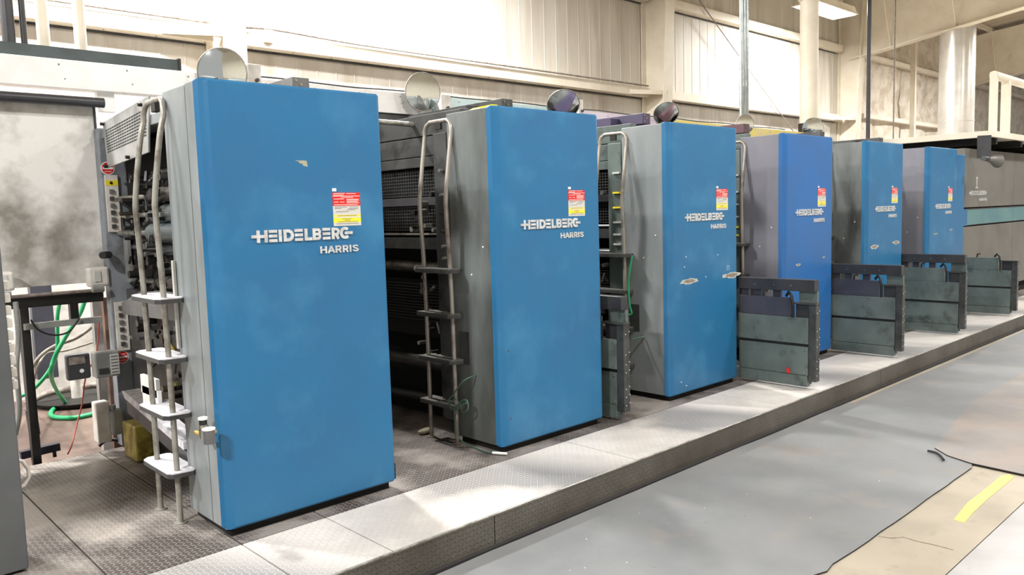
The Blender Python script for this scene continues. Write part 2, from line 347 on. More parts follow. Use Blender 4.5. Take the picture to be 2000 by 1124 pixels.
# rafters
def rafter(x, label, y_end=-1.5, zk=5.45):
    t = thing('roof_rafter', label, 'rafter', (x, 6, zk))
    zb = lambda y: zk+.14*(6.3-y)
    zt = lambda y: rz(y)-.18
    def sheet(a, b, f0, f1):
        mb = MB(); ys = (6.3, y_end)
        P = [(q, y-6, z(y)-zk) for y in ys for z in (f0, f1) for q in (a, b)]
        return mb.poly(P, [(0, 1, 3, 2), (4, 6, 7, 5), (0, 2, 6, 4), (1, 5, 7, 3), (0, 4, 5, 1), (2, 3, 7, 6)], 'cream')
    sheet(-.01, .01, zb, zt).build('web', t)
    sheet(-.16, .16, lambda y: zb(y)-.02, zb).build('flange', t)
    sheet(-.16, .16, zt, lambda y: zt(y)+.02).build('flange', t)
    mb = MB()
    for y in (5.2, 3.6, 2.0): MB().bar((-.01, y-6, zb(y)-zk), (-.55, y-6+.05, zt(y)-zk), .03, .03, 'cream').build('flange_brace', t)
rafter(22.5, 'wide cream rafter sloping up from the column beside the bright lamp')
rafter(31.6, 'farther cream rafter at the right edge, beyond the silver duct')
for i, y in enumerate((5.4, 3.9, 2.4, .9)):
    mb = MB().box(14, 45, y-.04, y+.04, rz(y)-.17, rz(y)-.02, 'cream')
    struct(mb, 'trim_%d' % k, 'cream roof purlin'); k += 1
# diagonal cable braces
for a, b, lb in (((14.2, 6.33, 6.5), (20.5, 6.33, 2.6), 'thin diagonal cable brace on the bright wall bay'), ):
    tag(MB().tube([a, b], .012, 'hosegray', 6).build('wall_brace_cable'), lb, 'cable')

# ---------------------------------------------------------------- lamps
def lamp(x, y, label, power, group, z=5.9, hl=.58):
    t = thing('high_bay_lamp', label, 'lamp', (x, y, z), group)
    mb = MB(); mb.prism([(-hl-.04, .02), (hl+.04, .02), (hl-.1, .16), (-hl+.1, .16)], 'y', -.3, .3, 'cream'); mb.box(-hl-.06, hl+.06, -.32, .32, 0, .03, 'cream'); mb.build('housing', t, bevel=.006)
    MB().box(-hl, hl, -.27, .27, -.012, -.002, 'lens').build('lens', t)
    mb = MB()
    for s in (-.4, .4): mb.tube([(s, 0, .16), (s, 0, rz(y)-z-.01)], .006, 'conduit', 6)
    mb.build('hanger', t)
    l = bpy.data.lights.new('lamp_light', 'AREA'); l.shape = 'RECTANGLE'; l.size = .42; l.size_y = .42; l.energy = power; l.color = (1.0, .98, .94)
    lo = bpy.data.objects.new('lamp_light', l); lo.location = (0, 0, -.03); COL.objects.link(lo); lo.parent = t
for x, y in BACK_ROW:
    lamp(x, y, 'bright rectangular lamp hanging near the wide rafter' if x > 15 else 'high bay lamp of the row along the back wall', LAMP_BACK, None if x > 15 else 'lamps along the back wall', hl=.95 if x > 15 else .58)
lamp(FAR_FILL_LAMP[0], FAR_FILL_LAMP[1], 'unseen fill lamp added to brighten the far insulation', 1500, None)
for x, y in FRONT_ROW:
    lamp(x, y, 'unseen high bay lamp of the row over the front aisle', LAMP_FRONT*(3.2 if x < 0 else 1), 'unseen lamps over the front aisle')

# ---------------------------------------------------------------- platform, mats, floor paint
PF = -.70
t = thing('press_platform', 'low diamond plate platform carrying the row of blue press cabinets', 'platform', (6, 0, FZ))
seams = [-4, .0, .97, 1.53, 1.98, 3.78, 5.58, 7.38, 9.17, 10.98, 12.8, 15, 18, 22, 27]
for a, b in zip(seams, seams[1:]):
    g = .004
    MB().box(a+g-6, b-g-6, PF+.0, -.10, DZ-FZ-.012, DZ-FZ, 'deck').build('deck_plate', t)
    MB().box(a+g-6, b-g-6, -.092, 2.12, DZ-FZ-.012, DZ-FZ, 'deck_dirt_shade').build('deck_plate', t)
for a, b in zip((-4, 2.6, 7.4, 12.2, 17, 22), (2.6, 7.4, 12.2, 17, 22, 27)):
    MB().box(a+.003-6, b-.003-6, PF, PF+.012, 0.004, DZ-FZ-.012, 'riser').build('riser', t)
mb = MB().tube([(-4-6, PF+.002, DZ-FZ-.005), (27-6, PF+.002, DZ-FZ-.005)], .006, 'steel', 8); mb.build('nosing', t)
MB().box(-10, 21, PF+.02, 2.10, .002, DZ-FZ-.02, 'black').build('substructure', t)
MB().box(-3.9, 27, PF-.03, PF-.004, FZ, FZ+.016, 'mat_edge').build('floor_trim'); 
tag(bpy.data.objects['floor_trim'], 'dark rubber strip at the foot of the platform', kind='structure')

def flat(name, pts, k, z0, z1, label, cat, edge=None):
    mb = MB(); n = len(pts)
    c = pts[0]
    P = [(a, b, z0) for a, b in pts]+[(a, b, z1) for a, b in pts]
    mb.poly(P, [list(range(n))[::-1], list(range(n, 2*n))], k)
    mb.poly(P, [(i, (i+1) % n, n+(i+1) % n, n+i) for i in range(n)], edge or k)
    o = mb.build(name, off=(c[0], c[1], z0)); return tag(o, label, cat)
def wob(a, b, n, amp): 
    return [(a[0]+(b[0]-a[0])*i/n+rnd.uniform(-amp, amp), a[1]+(b[1]-a[1])*i/n+rnd.uniform(-amp, amp)) for i in range(n)]
flat('floor_mat', wob((-3, -.74), (6.62, -.74), 40, .006)+wob((6.62, -.76), (6.72, -1.2), 4, .01)+[(6.72, -1.75)]+wob((6.6, -1.75), (5.46, -2.045), 6, .006)+wob((5.46, -2.045), (3.62, -2.04), 12, .003)+[(3.55, -2.03), (3.46, -2.045), (3.38, -2.02), (3.3, -2.06), (3.2, -2.05)]+[(-3, -2.03)], 'mat1', FZ+.001, FZ+.009, 'large gray rubber mat nearest the camera, along the platform', 'mat', 'mat_edge')
flat('floor_mat', wob((6.5, -.78), (24, -.78), 30, .006)+[(24, -1.6)]+wob((24, -1.62), (6.0, -1.62), 30, .006), 'mat1', FZ+.0005, FZ+.006, 'narrow gray rubber mat running along the platform towards the folder', 'mat', 'mat_edge')
flat('floor_mat', [(5.72, -1.74), (5.60, -1.86), (5.53, -2.02), (5.5, -2.35), (5.4, -3.3)]+[(24, -3.3), (24, -1.5)]+wob((24, -1.5), (6.3, -1.5), 20, .01), 'mat2', FZ+.010, FZ+.017, 'brownish rubber mat overlapping the gray one at right', 'mat', 'mat_edge')
mb = MB()
pt = [at(1863, 1016, z=FZ), at(1884, 1022, z=FZ), at(1900, 1003, z=FZ), at(1930, 975, z=FZ), at(1981, 933, z=FZ), at(1972, 928, z=FZ), at(1955, 931, z=FZ), at(1920, 960, z=FZ), at(1890, 983, z=FZ)]
flat('floor_marking', [(p.x, p.y) for p in pt], 'ypaint', FZ+.0005, FZ+.0025, 'worn yellow painted line on the bare concrete', 'floor marking')
pt = smooth_path([at(a, b, z=FZ+.022) for a, b in ((1812, 881), (1828, 885), (1838, 892), (1843, 899))], 4)
tag(MB().tube(pt, .008, 'mat_edge', 6).build('rubber_strip'), 'short black curl of rubber at the corner of the brownish mat', 'strip')
# cracks in the concrete
mb = MB().tube([at(a, b, z=FZ+.001) for a, b in ((1715, 1048), (1740, 1052), (1765, 1050), (1790, 1058), (1820, 1064), (1862, 1075))], .0025, 'chip', 5)
tag(mb.build('floor_crack'), 'fine crack across the tan concrete by the mat', 'crack')
# litter on mats
mb = MB()
for i in range(46):
    x = rnd.uniform(2.2, 5.6); y = rnd.uniform(-1.95, -.85); r = rnd.uniform(.0015, .004)
    mb.box(x, x+r*rnd.uniform(1, 2), y, y+r, FZ+.009, FZ+.011, rnd.choice(['chip', 'chip', 'white', 'paper']))
tag(mb.build('paper_crumbs'), 'tiny paper crumbs strewn over the large gray mat', 'litter', kind='stuff')
mb = MB()
for i in range(40):
    x = rnd.uniform(1.2, 8); y = rnd.uniform(-.66, -.05); r = rnd.uniform(.0015, .004)
    mb.box(x, x+r*rnd.uniform(1, 2), y, y+r, DZ, DZ+.002, rnd.choice(['white', 'labelgray']))
tag(mb.build('paper_scraps'), 'tiny white paper scraps lying on the platform deck', 'litter', kind='stuff')

# ---------------------------------------------------------------- lettering
def arc(cx, cz, r, a0, a1, n=12): return [(cx+r*cos(radians(a0+(a1-a0)*i/n)), cz+r*sin(radians(a0+(a1-a0)*i/n))) for i in range(n+1)]
SK = [0]
def stroke(mb, pts, w, d, k):
    """a flat-ended band of width w along 2D points, standing out d from the cover (towards -y)"""
    SK[0] = (SK[0]+1) % 7; d = d+SK[0]*.00025; e = .0003+SK[0]*.0001
    P = [Vector(p) for p in pts]; L = []; R = []
    for i, p in enumerate(P):
        a = (P[i]-P[i-1]).normalized() if i else None; b = (P[i+1]-P[i]).normalized() if i < len(P)-1 else None
        t = ((a or b)+(b or a)); t = t.normalized() if t.length > .01 else b
        n_ = Vector((-t.y, t.x)); den = max(.5, abs(n_.dot(Vector((-(a or b).y, (a or b).x)))))
        L.append(p+n_*w/2/den); R.append(p-n_*w/2/den)
    n = len(P)
    V = [(q.x, e, q.y) for q in L+R]+[(q.x, -d, q.y) for q in L+R]
    F = []
    for i in range(n-1):
        F += [(i, i+1, n+i+1, n+i), (2*n+i, 3*n+i, 3*n+i+1, 2*n+i+1), (i, 2*n+i, 2*n+i+1, i+1), (n+i, n+i+1, 3*n+i+1, 3*n+i)]
    F += [(0, n, 3*n, 2*n), (n-1, 3*n-1, 4*n-1, 2*n-1)]
    mb.poly(V, F, k)
def word_big(mb, x, z, h, wtot, d, k):
    """the long wordmark: three-bar E, first and last letters drawn out sideways"""
    u = wtot/9.75; w = h*.26; x0 = x
    def S_(p, w_=w): stroke(mb, [(x+a*u, z+b*h) for a, b in p], w_, d, k)
    adv = [('H', .72), ('E', .82), ('I', .4), ('D', .95), ('E', .85), ('L', .72), ('B', .88), ('E', .82), ('R', .82), ('G', .9)]
    x = x0+.45*u
    for i, (c, a) in enumerate(adv):
        if c == 'H':
            S_([(.12, 0), (.12, 1)]); S_([(.74, 0), (.74, 1)]); S_([(-.42, .5), (.72, .5)], w*.95)
            x += (.95)*u; continue
        if c == 'E':
            for b in (.12, .5, .88): S_([(0.02, b), (.70, b)], w*.92)
        if c == 'I': S_([(.14, 0), (.14, 1)])
        if c == 'D': stroke(mb, [(x+.14*u, z), (x+.14*u, z+h)], w, d, k); stroke(mb, [(x+.1*u, z+h*.87)]+[(x+.42*u+(a_-0)*1, b_) for a_, b_ in arc(0, z+h*.5, h*.37, 90, -90, 10)]+[(x+.1*u, z+h*.13)], w, d, k)
        if c == 'L': S_([(.14, 1), (.14, .13), (.66, .13)])
        if c == 'B':
            S_([(.14, 0), (.14, 1)])
            for zc in (.31, .69): stroke(mb, [(x+.1*u, z+h*(zc+.19))]+arc(x+.46*u, z+h*zc, h*.19, 90, -90, 8)+[(x+.1*u, z+h*(zc-.19))], w*.9, d, k)
        if c == 'R':
            S_([(.14, 0), (.14, 1)]); stroke(mb, [(x+.1*u, z+h*.87)]+arc(x+.44*u, z+h*.64, h*.23, 90, -90, 8)+[(x+.1*u, z+h*.41)], w*.9, d, k); S_([(.42, .42), (.62, 0)], w*.95)
        if c == 'G': stroke(mb, arc(x+.45*u, z+h*.5, h*.4, 48, 315, 14), w, d, k); S_([(.42, .5), (1.15, .5)], w*.95)
        x += a*u
def word_small(mb, x, z, h, wtot, d, k):
    u = wtot/5.2; w = h*.24
    def S_(p, w_=w): stroke(mb, [(x+a*u, z+b*h) for a, b in p], w_, d, k)
    for c in 'HARRIS':
        if c == 'H': S_([(.14, 0), (.14, 1)]); S_([(.76, 0), (.76, 1)]); S_([(.14, .5), (.76, .5)], w*.9); x += .98*u
        if c == 'A': S_([(.08, 0), (.46, .96)]); S_([(.46, .96), (.84, 0)]); S_([(.24, .3), (.68, .3)], w*.8); x += .98*u
        if c == 'R': S_([(.14, 0), (.14, 1)]); stroke(mb, [(x+.1*u, z+h*.88)]+arc(x+.5*u, z+h*.66, h*.22, 90, -90, 8)+[(x+.1*u, z+h*.44)], w*.9, d, k); S_([(.45, .44), (.72, 0)], w*.95); x += .93*u
        if c == 'I': S_([(.14, 0), (.14, 1)]); x += .36*u
        if c == 'S': S_([(.78, .76), (.66, .87), (.32, .87), (.16, .74), (.26, .58), (.66, .45), (.78, .28), (.64, .12), (.28, .12), (.12, .26)], w*.85); x += .9*u

# ---------------------------------------------------------------- one printing unit
X0 = [1.557+1.802*i for i in range(6)]
CW = .93
LAB = ['nearest blue press unit, open rollers and dusty ladder on its left side',
       'second blue press unit from the front, coiled cord at its ladder foot',
       'third blue press unit, two large bare patches chipped through its blue cover',
       'fourth blue press unit, violet tinged blue cover behind the first full green guard panel',
       'fifth blue press unit, dark gray side, between two green guard panels',
       'last blue press unit, in front of the narrow blue panel and the warm gray folder']
def rounded_cover(w, h, r=.05, depth=.05):
    """plan outline of the blue cover: rounded vertical corners returning to the cabinet"""
    o = [(-.05, depth)]+[(-.05+r+r*cos(radians(a)), r+r*sin(radians(a))) for a in range(180, 271, 15)]
    o = [(-.055, depth+.008)]+[(-.055+.012, depth-.02)]+[(-.025, .018), (-.008, .004), (.006, 0)]+[(w-.02, 0), (w-.006, .004), (w, .018), (w, depth+.008)]
    return o
def make_unit(i):
    x0 = X0[i]; u = thing('press_unit', LAB[i], 'printing press unit', (x0, 0, DZ), 'blue press units in a row')
    o_ = Vector((0, 0, -DZ))
    Z = lambda z: z-DZ       # press heights to local heights
    blue = 'blue' if i not in (3,) else 'blue2'
    side = ['gray', 'gray_oily', 'gray', 'gray_violet', 'gray_oily', 'gray_violet'][i]
    # cover with turned-in top and bottom edges
    out = rounded_cover(CW, 2.15); n = len(out); zs = [Z(0.0), Z(.012), Z(2.138), Z(2.15)]
    mb = MB(); V = []
    for j, z in enumerate(zs):
        ins = .012 if j in (0, 3) else 0
        for (a, b) in out:
            aa = min(max(a, -.055+ins), CW-ins); V.append((aa, max(b, ins), z))
    mb.poly(V, [(j*n+q, j*n+q+1, (j+1)*n+q+1, (j+1)*n+q) for j in range(3) for q in range(n-1)], blue, False)
    mb.poly(V, [list(range(n))[::-1], list(range(3*n, 4*n))], blue)
    cov = mb.build('front_cover', u)
    # silver lettering
    d = .006
    mb = MB(); word_big(mb, .155, Z(1.381), .060, .625, d, 'letter'); mb.build('maker_lettering', cov)
    mb = MB(); word_small(mb, .523, Z(1.310), .037, .237, .005, 'letter'); mb.build('maker_lettering', cov)
    # safety label
    lx0, lx1, lz0, lz1 = [(.612, .778, 1.448, 1.622), (.61, .775, 1.455, 1.63), (.61, .785, 1.46, 1.636), (.61, .78, 1.46, 1.64), (.61, .78, 1.47, 1.645), (.62, .77, 1.47, 1.64)][i]
    mb = MB(); y = -.0015; W_ = lx1-lx0; H_ = lz1-lz0
    def band(a, b, c, e, k, yy=y): mb.box(lx0+W_*a, lx0+W_*b, yy, 0 if yy == y else y, Z(lz0+H_*c), Z(lz0+H_*e), k)
    band(0, 1, .60, 1, 'red'); band(0, 1, .33, .60, 'labelgray'); band(0, 1, .28, .33, 'yellow'); band(0, 1, .24, .28, 'labelgray'); band(0, 1, .10, .24, 'yellow'); band(0, 1, 0, .10, 'labelgray')
    yy = -.0021
    for (a, b, c, k_) in [(.03, .45, .965, 'white'), (.5, .85, .96, 'white'), (.03, .4, .92, 'white'), (.0, 1, .885, 'white'), (.3, .75, .845, 'white'), (.04, .4, .80, 'white'), (.5, .95, .79, 'white'), (.5, .95, .755, 'white'), (.04, .2, .71, 'white'), (.26, .42, .71, 'white'), (.5, .9, .72, 'white'), (.5, .96, .68, 'white'), (.04, .9, .63, 'white'),
                       (.06, .5, .56, 'ink'), (.6, .92, .56, 'ink'), (.06, .3, .52, 'ink'), (.55, .9, .51, 'ink'), (.5, .8, .47, 'ink'), (.1, .55, .42, 'ink'), (.15, .85, .30, 'ink'), (.3, .65, .20, 'ink'), (.4, .6, .16, 'ink'), (.15, .9, .115, 'ink'), (.1, .9, .06, 'ink')]:
        band(a, b, c, c+.014, k_, yy)
    o = mb.build('warning_decal', cov); o['label'] = 'red, white and yellow safety label'
    MB().box(lx0+.0, lx0+.022, -.006, 0, Z(lz1+.006), Z(lz1+.022), 'white').build('decal_tab', cov)
    # bare patches
    def patch(cx, cz, rx, rz_, seed, k1='chip', k2='chipw', name='paint_chip'):
        r = random.Random(seed); mb = MB()
        oo = []
        for q in range(18):
            a = 2*pi*q/18; f = r.uniform(.75, 1.15)*(1 if abs(cos(a)) < .8 else 1.25); oo.append((cos(a)*f, sin(a)*f*(.7 if sin(a) > 0 else 1)))
        if k2: mb.prism([(cx+a*rx*1.35, Z(cz)+b*rz_*1.3) for a, b in oo], 'y', -.0008, 0, k2)
        mb.prism([(cx+a*rx*.85, Z(cz)+b*rz_*.85) for a, b in oo], 'y', -.0014, -.0004, k1)
        mb.build(name, cov)
    if i == 0:
        mb = MB(); mb.prism([(.41, Z(1.783)), (.475, Z(1.783)), (.48, Z(1.752)), (.455, Z(1.757)), (.45, Z(1.766)), (.432, Z(1.770)), (.43, Z(1.777))], 'y', -.001, 0, 'paper'); mb.build('torn_sticker', cov)
    if i == 2:
        patch(.215, .905, .075, .022, 3); patch(.845, .905, .085, .024, 5)
        mb = MB(); mb.box(.77, .775, -.001, 0, Z(.95), Z(.99), 'chipw'); mb.box(.80, .805, -.001, 0, Z(.95), Z(.985), 'chipw'); mb.box(.77, .80, -.001, 0, Z(.985), Z(.99), 'chipw'); mb.build('tape_mark', cov)
        for c in ((.17, 1.10), (.63, 1.09), (.15, 1.02), (.45, .92), (.09, .1), (.16, .06)): patch(c[0], c[1], .008, .005, int(c[0]*99), 'white', None)
    if i == 3: patch(.22, .915, .03, .012, 8); patch(.75, .955, .02, .008, 9)
    if i == 4: patch(.16, 1.0, .07, .022, 10); patch(.75, 1.02, .06, .02, 11)
    if i == 5: patch(.2, 1.07, .04, .01, 12); patch(.75, 1.10, .04, .01, 13)
    if i == 1:
        for c in ((.01, .62), (.012, .18)): patch(c[0]+.01, c[1], .006, .01, 4, 'maroon', None)
    # cabinet body: front bay and rear bay with a seam between
    mb = MB(); mb.box(-.05, CW-.006, .05, .168 if i == 0 else .455, Z(.005), Z(2.142), side); mb.build('side_panel', u, bevel=.003)
    if i == 0: MB().box(-.05, CW-.006, .172, .455, Z(.005), Z(2.138), side).build('side_panel', u, bevel=.003)
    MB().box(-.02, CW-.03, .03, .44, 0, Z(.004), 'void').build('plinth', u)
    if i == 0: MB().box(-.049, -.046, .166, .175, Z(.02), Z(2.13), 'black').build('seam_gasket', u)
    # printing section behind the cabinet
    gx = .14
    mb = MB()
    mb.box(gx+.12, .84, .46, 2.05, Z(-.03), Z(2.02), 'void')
    mb.box(gx-.02, .90, 2.10, 2.20, Z(-.03), Z(2.13), 'frame')
    mb.build('gear_frame', u, bevel=.004)
    MB().box(.80, .92, .46, 2.1, Z(-.02), Z(2.10), 'dark').build('right_frame', u, bevel=.004)
    mb = MB(); mb.box(gx, .9, .46, 2.1, Z(2.06), Z(2.12), 'dark' if i else 'gray'); mb.build('top_cover', u, bevel=.004)
    # duct along the top right edge
    kb = ['midgray', 'dark', 'purple', 'maroon', 'dark', 'dark'][i]
    mb = MB(); mb.box(.97, 1.09, 1.02, 2.1, Z(2.29), Z(2.39), kb); 
    bw = mb.build('top_duct', u, bevel=.003)
    for a, b in ((.995, 2.37), (1.03, 2.345), (.995, 2.315)): MB().disc((a, 1.019, Z(b)), .008, 'steel', 8, t=.004).build('bolt', bw)
    MB().box(.84, .975, 1.3, 2.1, Z(2.10), Z(2.36), kb).build('duct_bracket', u)
    # side faces in the gap
    fx = gx-.01
    if i == 0:
        # louvred guard plate, tilted
        def q(y, z, dx=0): return (gx+dx, y, Z(z))
        g = MB()
        tl, tr, br, bl = (2.02, 2.157), (1.15, 2.225), (1.22, 1.905), (1.985, 1.862)
        P = [q(*tl, -.012), q(*tr, -.012), q(*br, -.012), q(*bl, -.012), q(*tl), q(*tr), q(*br), q(*bl)]
        g.poly(P, [(0, 1, 2, 3), (7, 6, 5, 4), (0, 4, 5, 1), (1, 5, 6, 2), (2, 6, 7, 3), (3, 7, 4, 0)], 'zinc')
        guard = g.build('louvre_guard', u, bevel=.002)
        s = MB()
        for r in range(9):
            t0 = .20+r*.058
            for c in range(17):
                a0 = .05+c*.054
                def pp(a, t): 
                    y = tl[0]+(tr[0]-tl[0])*a+t*((bl[0]-tl[0])*(1-a)+(br[0]-tr[0])*a); z = tl[1]+(tr[1]-tl[1])*a+t*((bl[1]-tl[1])*(1-a)+(br[1]-tr[1])*a); return y, z
                A = pp(a0, t0); B = pp(a0+.042, t0); C = pp(a0+.042, t0+.026); D = pp(a0, t0+.026)
                s.poly([q(*A, -.0135), q(*B, -.0135), q(*C, -.0135), q(*D, -.0135)], [(0, 1, 2, 3)], 'black')
        s.build('slots', guard)
        mb = MB()
        for (y, z) in ((1.99, 2.145), (1.27, 2.185), (1.55, 1.90), (1.98, 1.87)): mb.tube([(gx-.035, y, Z(z)), (gx-.01, y, Z(z))], .011, 'black', 8)
        mb.build('knob', guard)
        # rollers of the open inking section
        for (dx, z, r, k_) in ((.07, 1.66, .045, 'iron'), (.09, 1.545, .062, 'roller'), (.06, 1.43, .06, 'roller'), (.12, 1.335, .05, 'roller'), (.14, 1.80, .035, 'iron'), (.10, 1.12, .05, 'iron'), (.14, .98, .055, 'roller')):
            mb = MB(); mb.tube([(gx+dx, .47, Z(z)), (gx+dx, 1.42, Z(z))], r, k_, 18); mb.tube([(gx+dx, 1.41, Z(z)), (gx+dx, 2.1, Z(z))], .018, 'steel', 8); mb.build('roller', u)
        # linkage clutter at the gear end
        r = random.Random(21)
        for q_ in range(170):
            mb = MB()
            y = r.uniform(1.15, 1.84); z = r.uniform(.62, 1.80); x = gx+r.uniform(.0, .12); kk = r.choice(['iron', 'steel', 'black', 'black', 'iron', 'iron', 'dark', 'black'])
            tpe = r.random()
            if tpe < .35: mb.tube([(x-.02, y, Z(z)), (x+.06, y, Z(z))], r.uniform(.008, .026), kk, 10).build('linkage_stud', u)
            elif tpe < .75: mb.bar((x, y, Z(z)), (x+r.uniform(-.02, .02), y+r.uniform(-.08, .08), Z(z+r.uniform(-.08, .08))), .014, r.uniform(.008, .022), kk).build('linkage_arm', u)
            else: mb.box(x, x+.03, y, y+r.uniform(.015, .05), Z(z), Z(z+r.uniform(.01, .035)), kk).build('linkage_block', u)
        r = random.Random(5)
        for q_ in range(60):
            mb = MB()
            y = r.uniform(.5, 1.5); z = r.uniform(.15, 1.05); x = gx+r.uniform(-.06, .1); kk = r.choice(['iron', 'iron', 'black', 'dark', 'black', 'tube', 'yellowish', 'black'])
            if r.random() < .55: mb.bar((x, y, Z(z)), (x+r.uniform(-.03, .03), y+r.uniform(-.1, .1), Z(z+r.uniform(-.08, .08))), .014, r.uniform(.008, .022), kk).build('lever', u)
            else: mb.tube([(x-.03, y, Z(z)), (x+.04, y, Z(z))], r.uniform(.01, .026), kk, 10).build('stub_shaft', u)
        mb = MB(); mb.box(gx+.08, gx+.12, .47, 2.09, Z(-.03), Z(1.05), 'dark'); mb.build('inner_frame', u)
        # ink tray and stepped dusty ledges
        mb = MB(); mb.prism([(1.42, Z(1.02)), (1.10, Z(1.10)), (.50, Z(1.10)), (.50, Z(.98)), (1.42, Z(.95))], 'x', gx-.16, gx-.04, 'midgray'); mb.build('ink_tray', u, bevel=.003)
        mb = MB(); mb.prism([(1.55, Z(.46)), (1.50, Z(.465)), (.58, Z(.325)), (.58, Z(.28)), (1.5, Z(.42))], 'x', gx-.16, gx-.06, 'dust'); mb.prism([(1.5, Z(.41)), (.56, Z(.27)), (.56, Z(.19)), (1.5, Z(.33))], 'x', gx-.15, gx-.07, 'dark')
        mb.build('drip_ledge', u, bevel=.004)
        mb = MB(); mb.box(gx-.08, gx+.03, 1.62, 1.86, Z(-.03), Z(.20), 'yellowish'); mb.build('greasy_pump', u, bevel=.01)
        mb = MB(); mb.box(-.066, -.052, .425, .45, Z(.85), Z(1.30), 'labelgray'); mb.build('cable_duct', u, bevel=.002)
        for (a, b) in ((.72, .56), (.55, .50)):
            MB().box(-.1, -.08, .62+a*.1, .86+a*.1, Z(b), Z(b+.10), 'white').build('white_plate', u)
        # control posts on the gear frame
        def strip(zt, zb, yel, nb):
            mb = MB(); mb.box(gx-.005, gx+.075, 2.082, 2.098, Z(zb), Z(zt), 'whitebox')
            if yel: mb.box(gx-.005, gx+.075, 2.080, 2.084, Z(zt-.07), Z(zt-.035), 'yellow'); mb.disc((gx+.03, 2.078, Z(zt-.052)), .010, 'black', 10)
            o = mb.build('control_strip', u, bevel=.001)
            for b in range(nb):
                z = zt-(.11 if yel else .04)-b*(zt-zb-(.14 if yel else .08))/(nb-1)*.97
                bb = MB().box(gx+.015, gx+.042, 2.068, 2.083, Z(z-.014), Z(z+.014), 'dark' if b % 2 else 'midgray'); bb.build('push_button', o, bevel=.002)
        strip(1.82, 1.44, True, 6); strip(.965, .63, False, 6)
        for z in (1.866, .585):
            mb = MB(); mb.disc((gx+.022, 2.099, Z(z)), .044, 'white', 20, t=.002); mb.disc((gx+.022, 2.0965, Z(z)), .038, 'red', 20, t=.001); mb.box(gx-.012, gx+.056, 2.0945, 2.096, Z(z-.007), Z(z+.007), 'white'); mb.box(gx, gx+.044, 2.0945, 2.096, Z(z+.017), Z(z+.021), 'white'); mb.box(gx, gx+.044, 2.0945, 2.096, Z(z-.024), Z(z-.020), 'white')
            mb.build('round_sticker', u)
        mb = MB(); mb.tube([(gx-.02, 2.07, Z(1.29)), (gx-.08, 2.0, Z(1.29))], .024, 'black', 10); mb.box(gx+.08, gx+.1, 2.0, 2.08, Z(1.1), Z(1.42), 'zinc'); mb.build('latch', u)
        # regulator on the side panel
        mb = MB(); c = at(398, 848, x=x0-.11); c.x -= x0; c.z -= DZ; cx, cy, cz = c
        mb.tube([(-.05, cy, cz), (cx, cy, cz)], .012, 'yellowish', 8); mb.tube([(cx, cy, cz-.02), (cx, cy, cz+.045)], .022, 'steel', 14); mb.tube([(cx, cy, cz+.045), (cx, cy, cz+.07)], .018, 'black', 14); mb.tube([(cx, cy, cz+.07), (cx, cy, cz+.08)], .022, 'white', 14)
        mb.tube([(cx, cy-.07, cz-.01), (cx, cy+.10, cz-.01)], .010, 'yellowish', 8); mb.tube([(cx-.005, cy-.075, cz-.03), (cx-.005, cy-.075, cz+.035)], .028, 'midgray', 14); mb.tube([(cx-.005, cy-.075, cz+.035), (cx-.005, cy-.075, cz+.042)], .030, 'white', 14)
        mb.build('pressure_regulator', u)
        MB().box(CW-.002, CW+.006, .01, .05, Z(.01), Z(.10), 'black').build('bumper', u)
    else:
        dk = 'dark' if i == 1 else 'greengray'
        if i == 1:
            a = at(742, 236, y=1.0); b = at(808, 244, y=1.0); MB().tube([(a.x-.35-x0, a.y, a.z-DZ), (b.x-x0, b.y, b.z-DZ)], .018, 'tube', 10).build('guard_rod', u)
        for (a, b) in ((2.045, 2.19), (1.905, 2.038), (1.83, 1.90)):
            MB().box(fx-.05, fx+.02, .46, 2.09, Z(a), Z(b), dk).build('side_plate', u, bevel=.003)
        for (a, b) in ((1.63, 1.82), (1.38, 1.55)):
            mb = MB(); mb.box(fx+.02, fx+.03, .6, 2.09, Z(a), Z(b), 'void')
            z = a
            while z < b: mb.box(fx-.01, fx+.0, .6, 2.09, Z(z), Z(z+.006), 'dark'); z += .024
            y = .62
            while y < 2.08: mb.box(fx-.012, fx-.002, y, y+.005, Z(a), Z(b), 'dark'); y += .03
            mb.build('mesh_guard', u)
        mb = MB(); mb.box(fx-.04, fx+.02, .6, 2.09, Z(1.56), Z(1.62), 'charcoal'); mb.build('guard_rail', u, bevel=.002)
        mb = MB(); mb.box(fx-.05, fx+.02, .6, 2.09, Z(1.25), Z(1.33), 'dark'); mb.tube([(fx-.02, .7, Z(1.355)), (fx-.02, 2.05, Z(1.355))], .010, 'steel', 8); mb.build('guard_rail', u)
        mb = MB(); mb.tube([(fx-.01, .65, Z(1.12)), (fx-.01, 2.05, Z(1.12))], .042, 'roller' if i > 1 else 'iron', 16); mb.build('roller', u)
        mb = MB(); z = .72
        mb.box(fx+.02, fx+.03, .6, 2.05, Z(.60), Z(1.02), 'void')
        while z < 1.0: mb.box(fx+.0, fx+.008, .6, 2.05, Z(z), Z(z+.006), 'black'); z += .022
        mb.build('mesh_guard', u)
        mb = MB(); mb.tube([(fx-.03, .95, Z(.16)), (fx-.03, 2.05, Z(.12))], .035, 'black', 12); mb.tube([(fx-.03, .6, Z(.42)), (fx-.03, 2.05, Z(.42))], .05, 'black', 12); mb.build('drive_shaft', u)
        # hinge post with bolts just behind the cabinet
        mb = MB(); mb.box(-.055, -.01, .46, .60, Z(.1), Z(2.03), 'dark' if i == 1 else 'greengray'); mb.build('hinge_post', u, bevel=.004)
        r = random.Random(i)
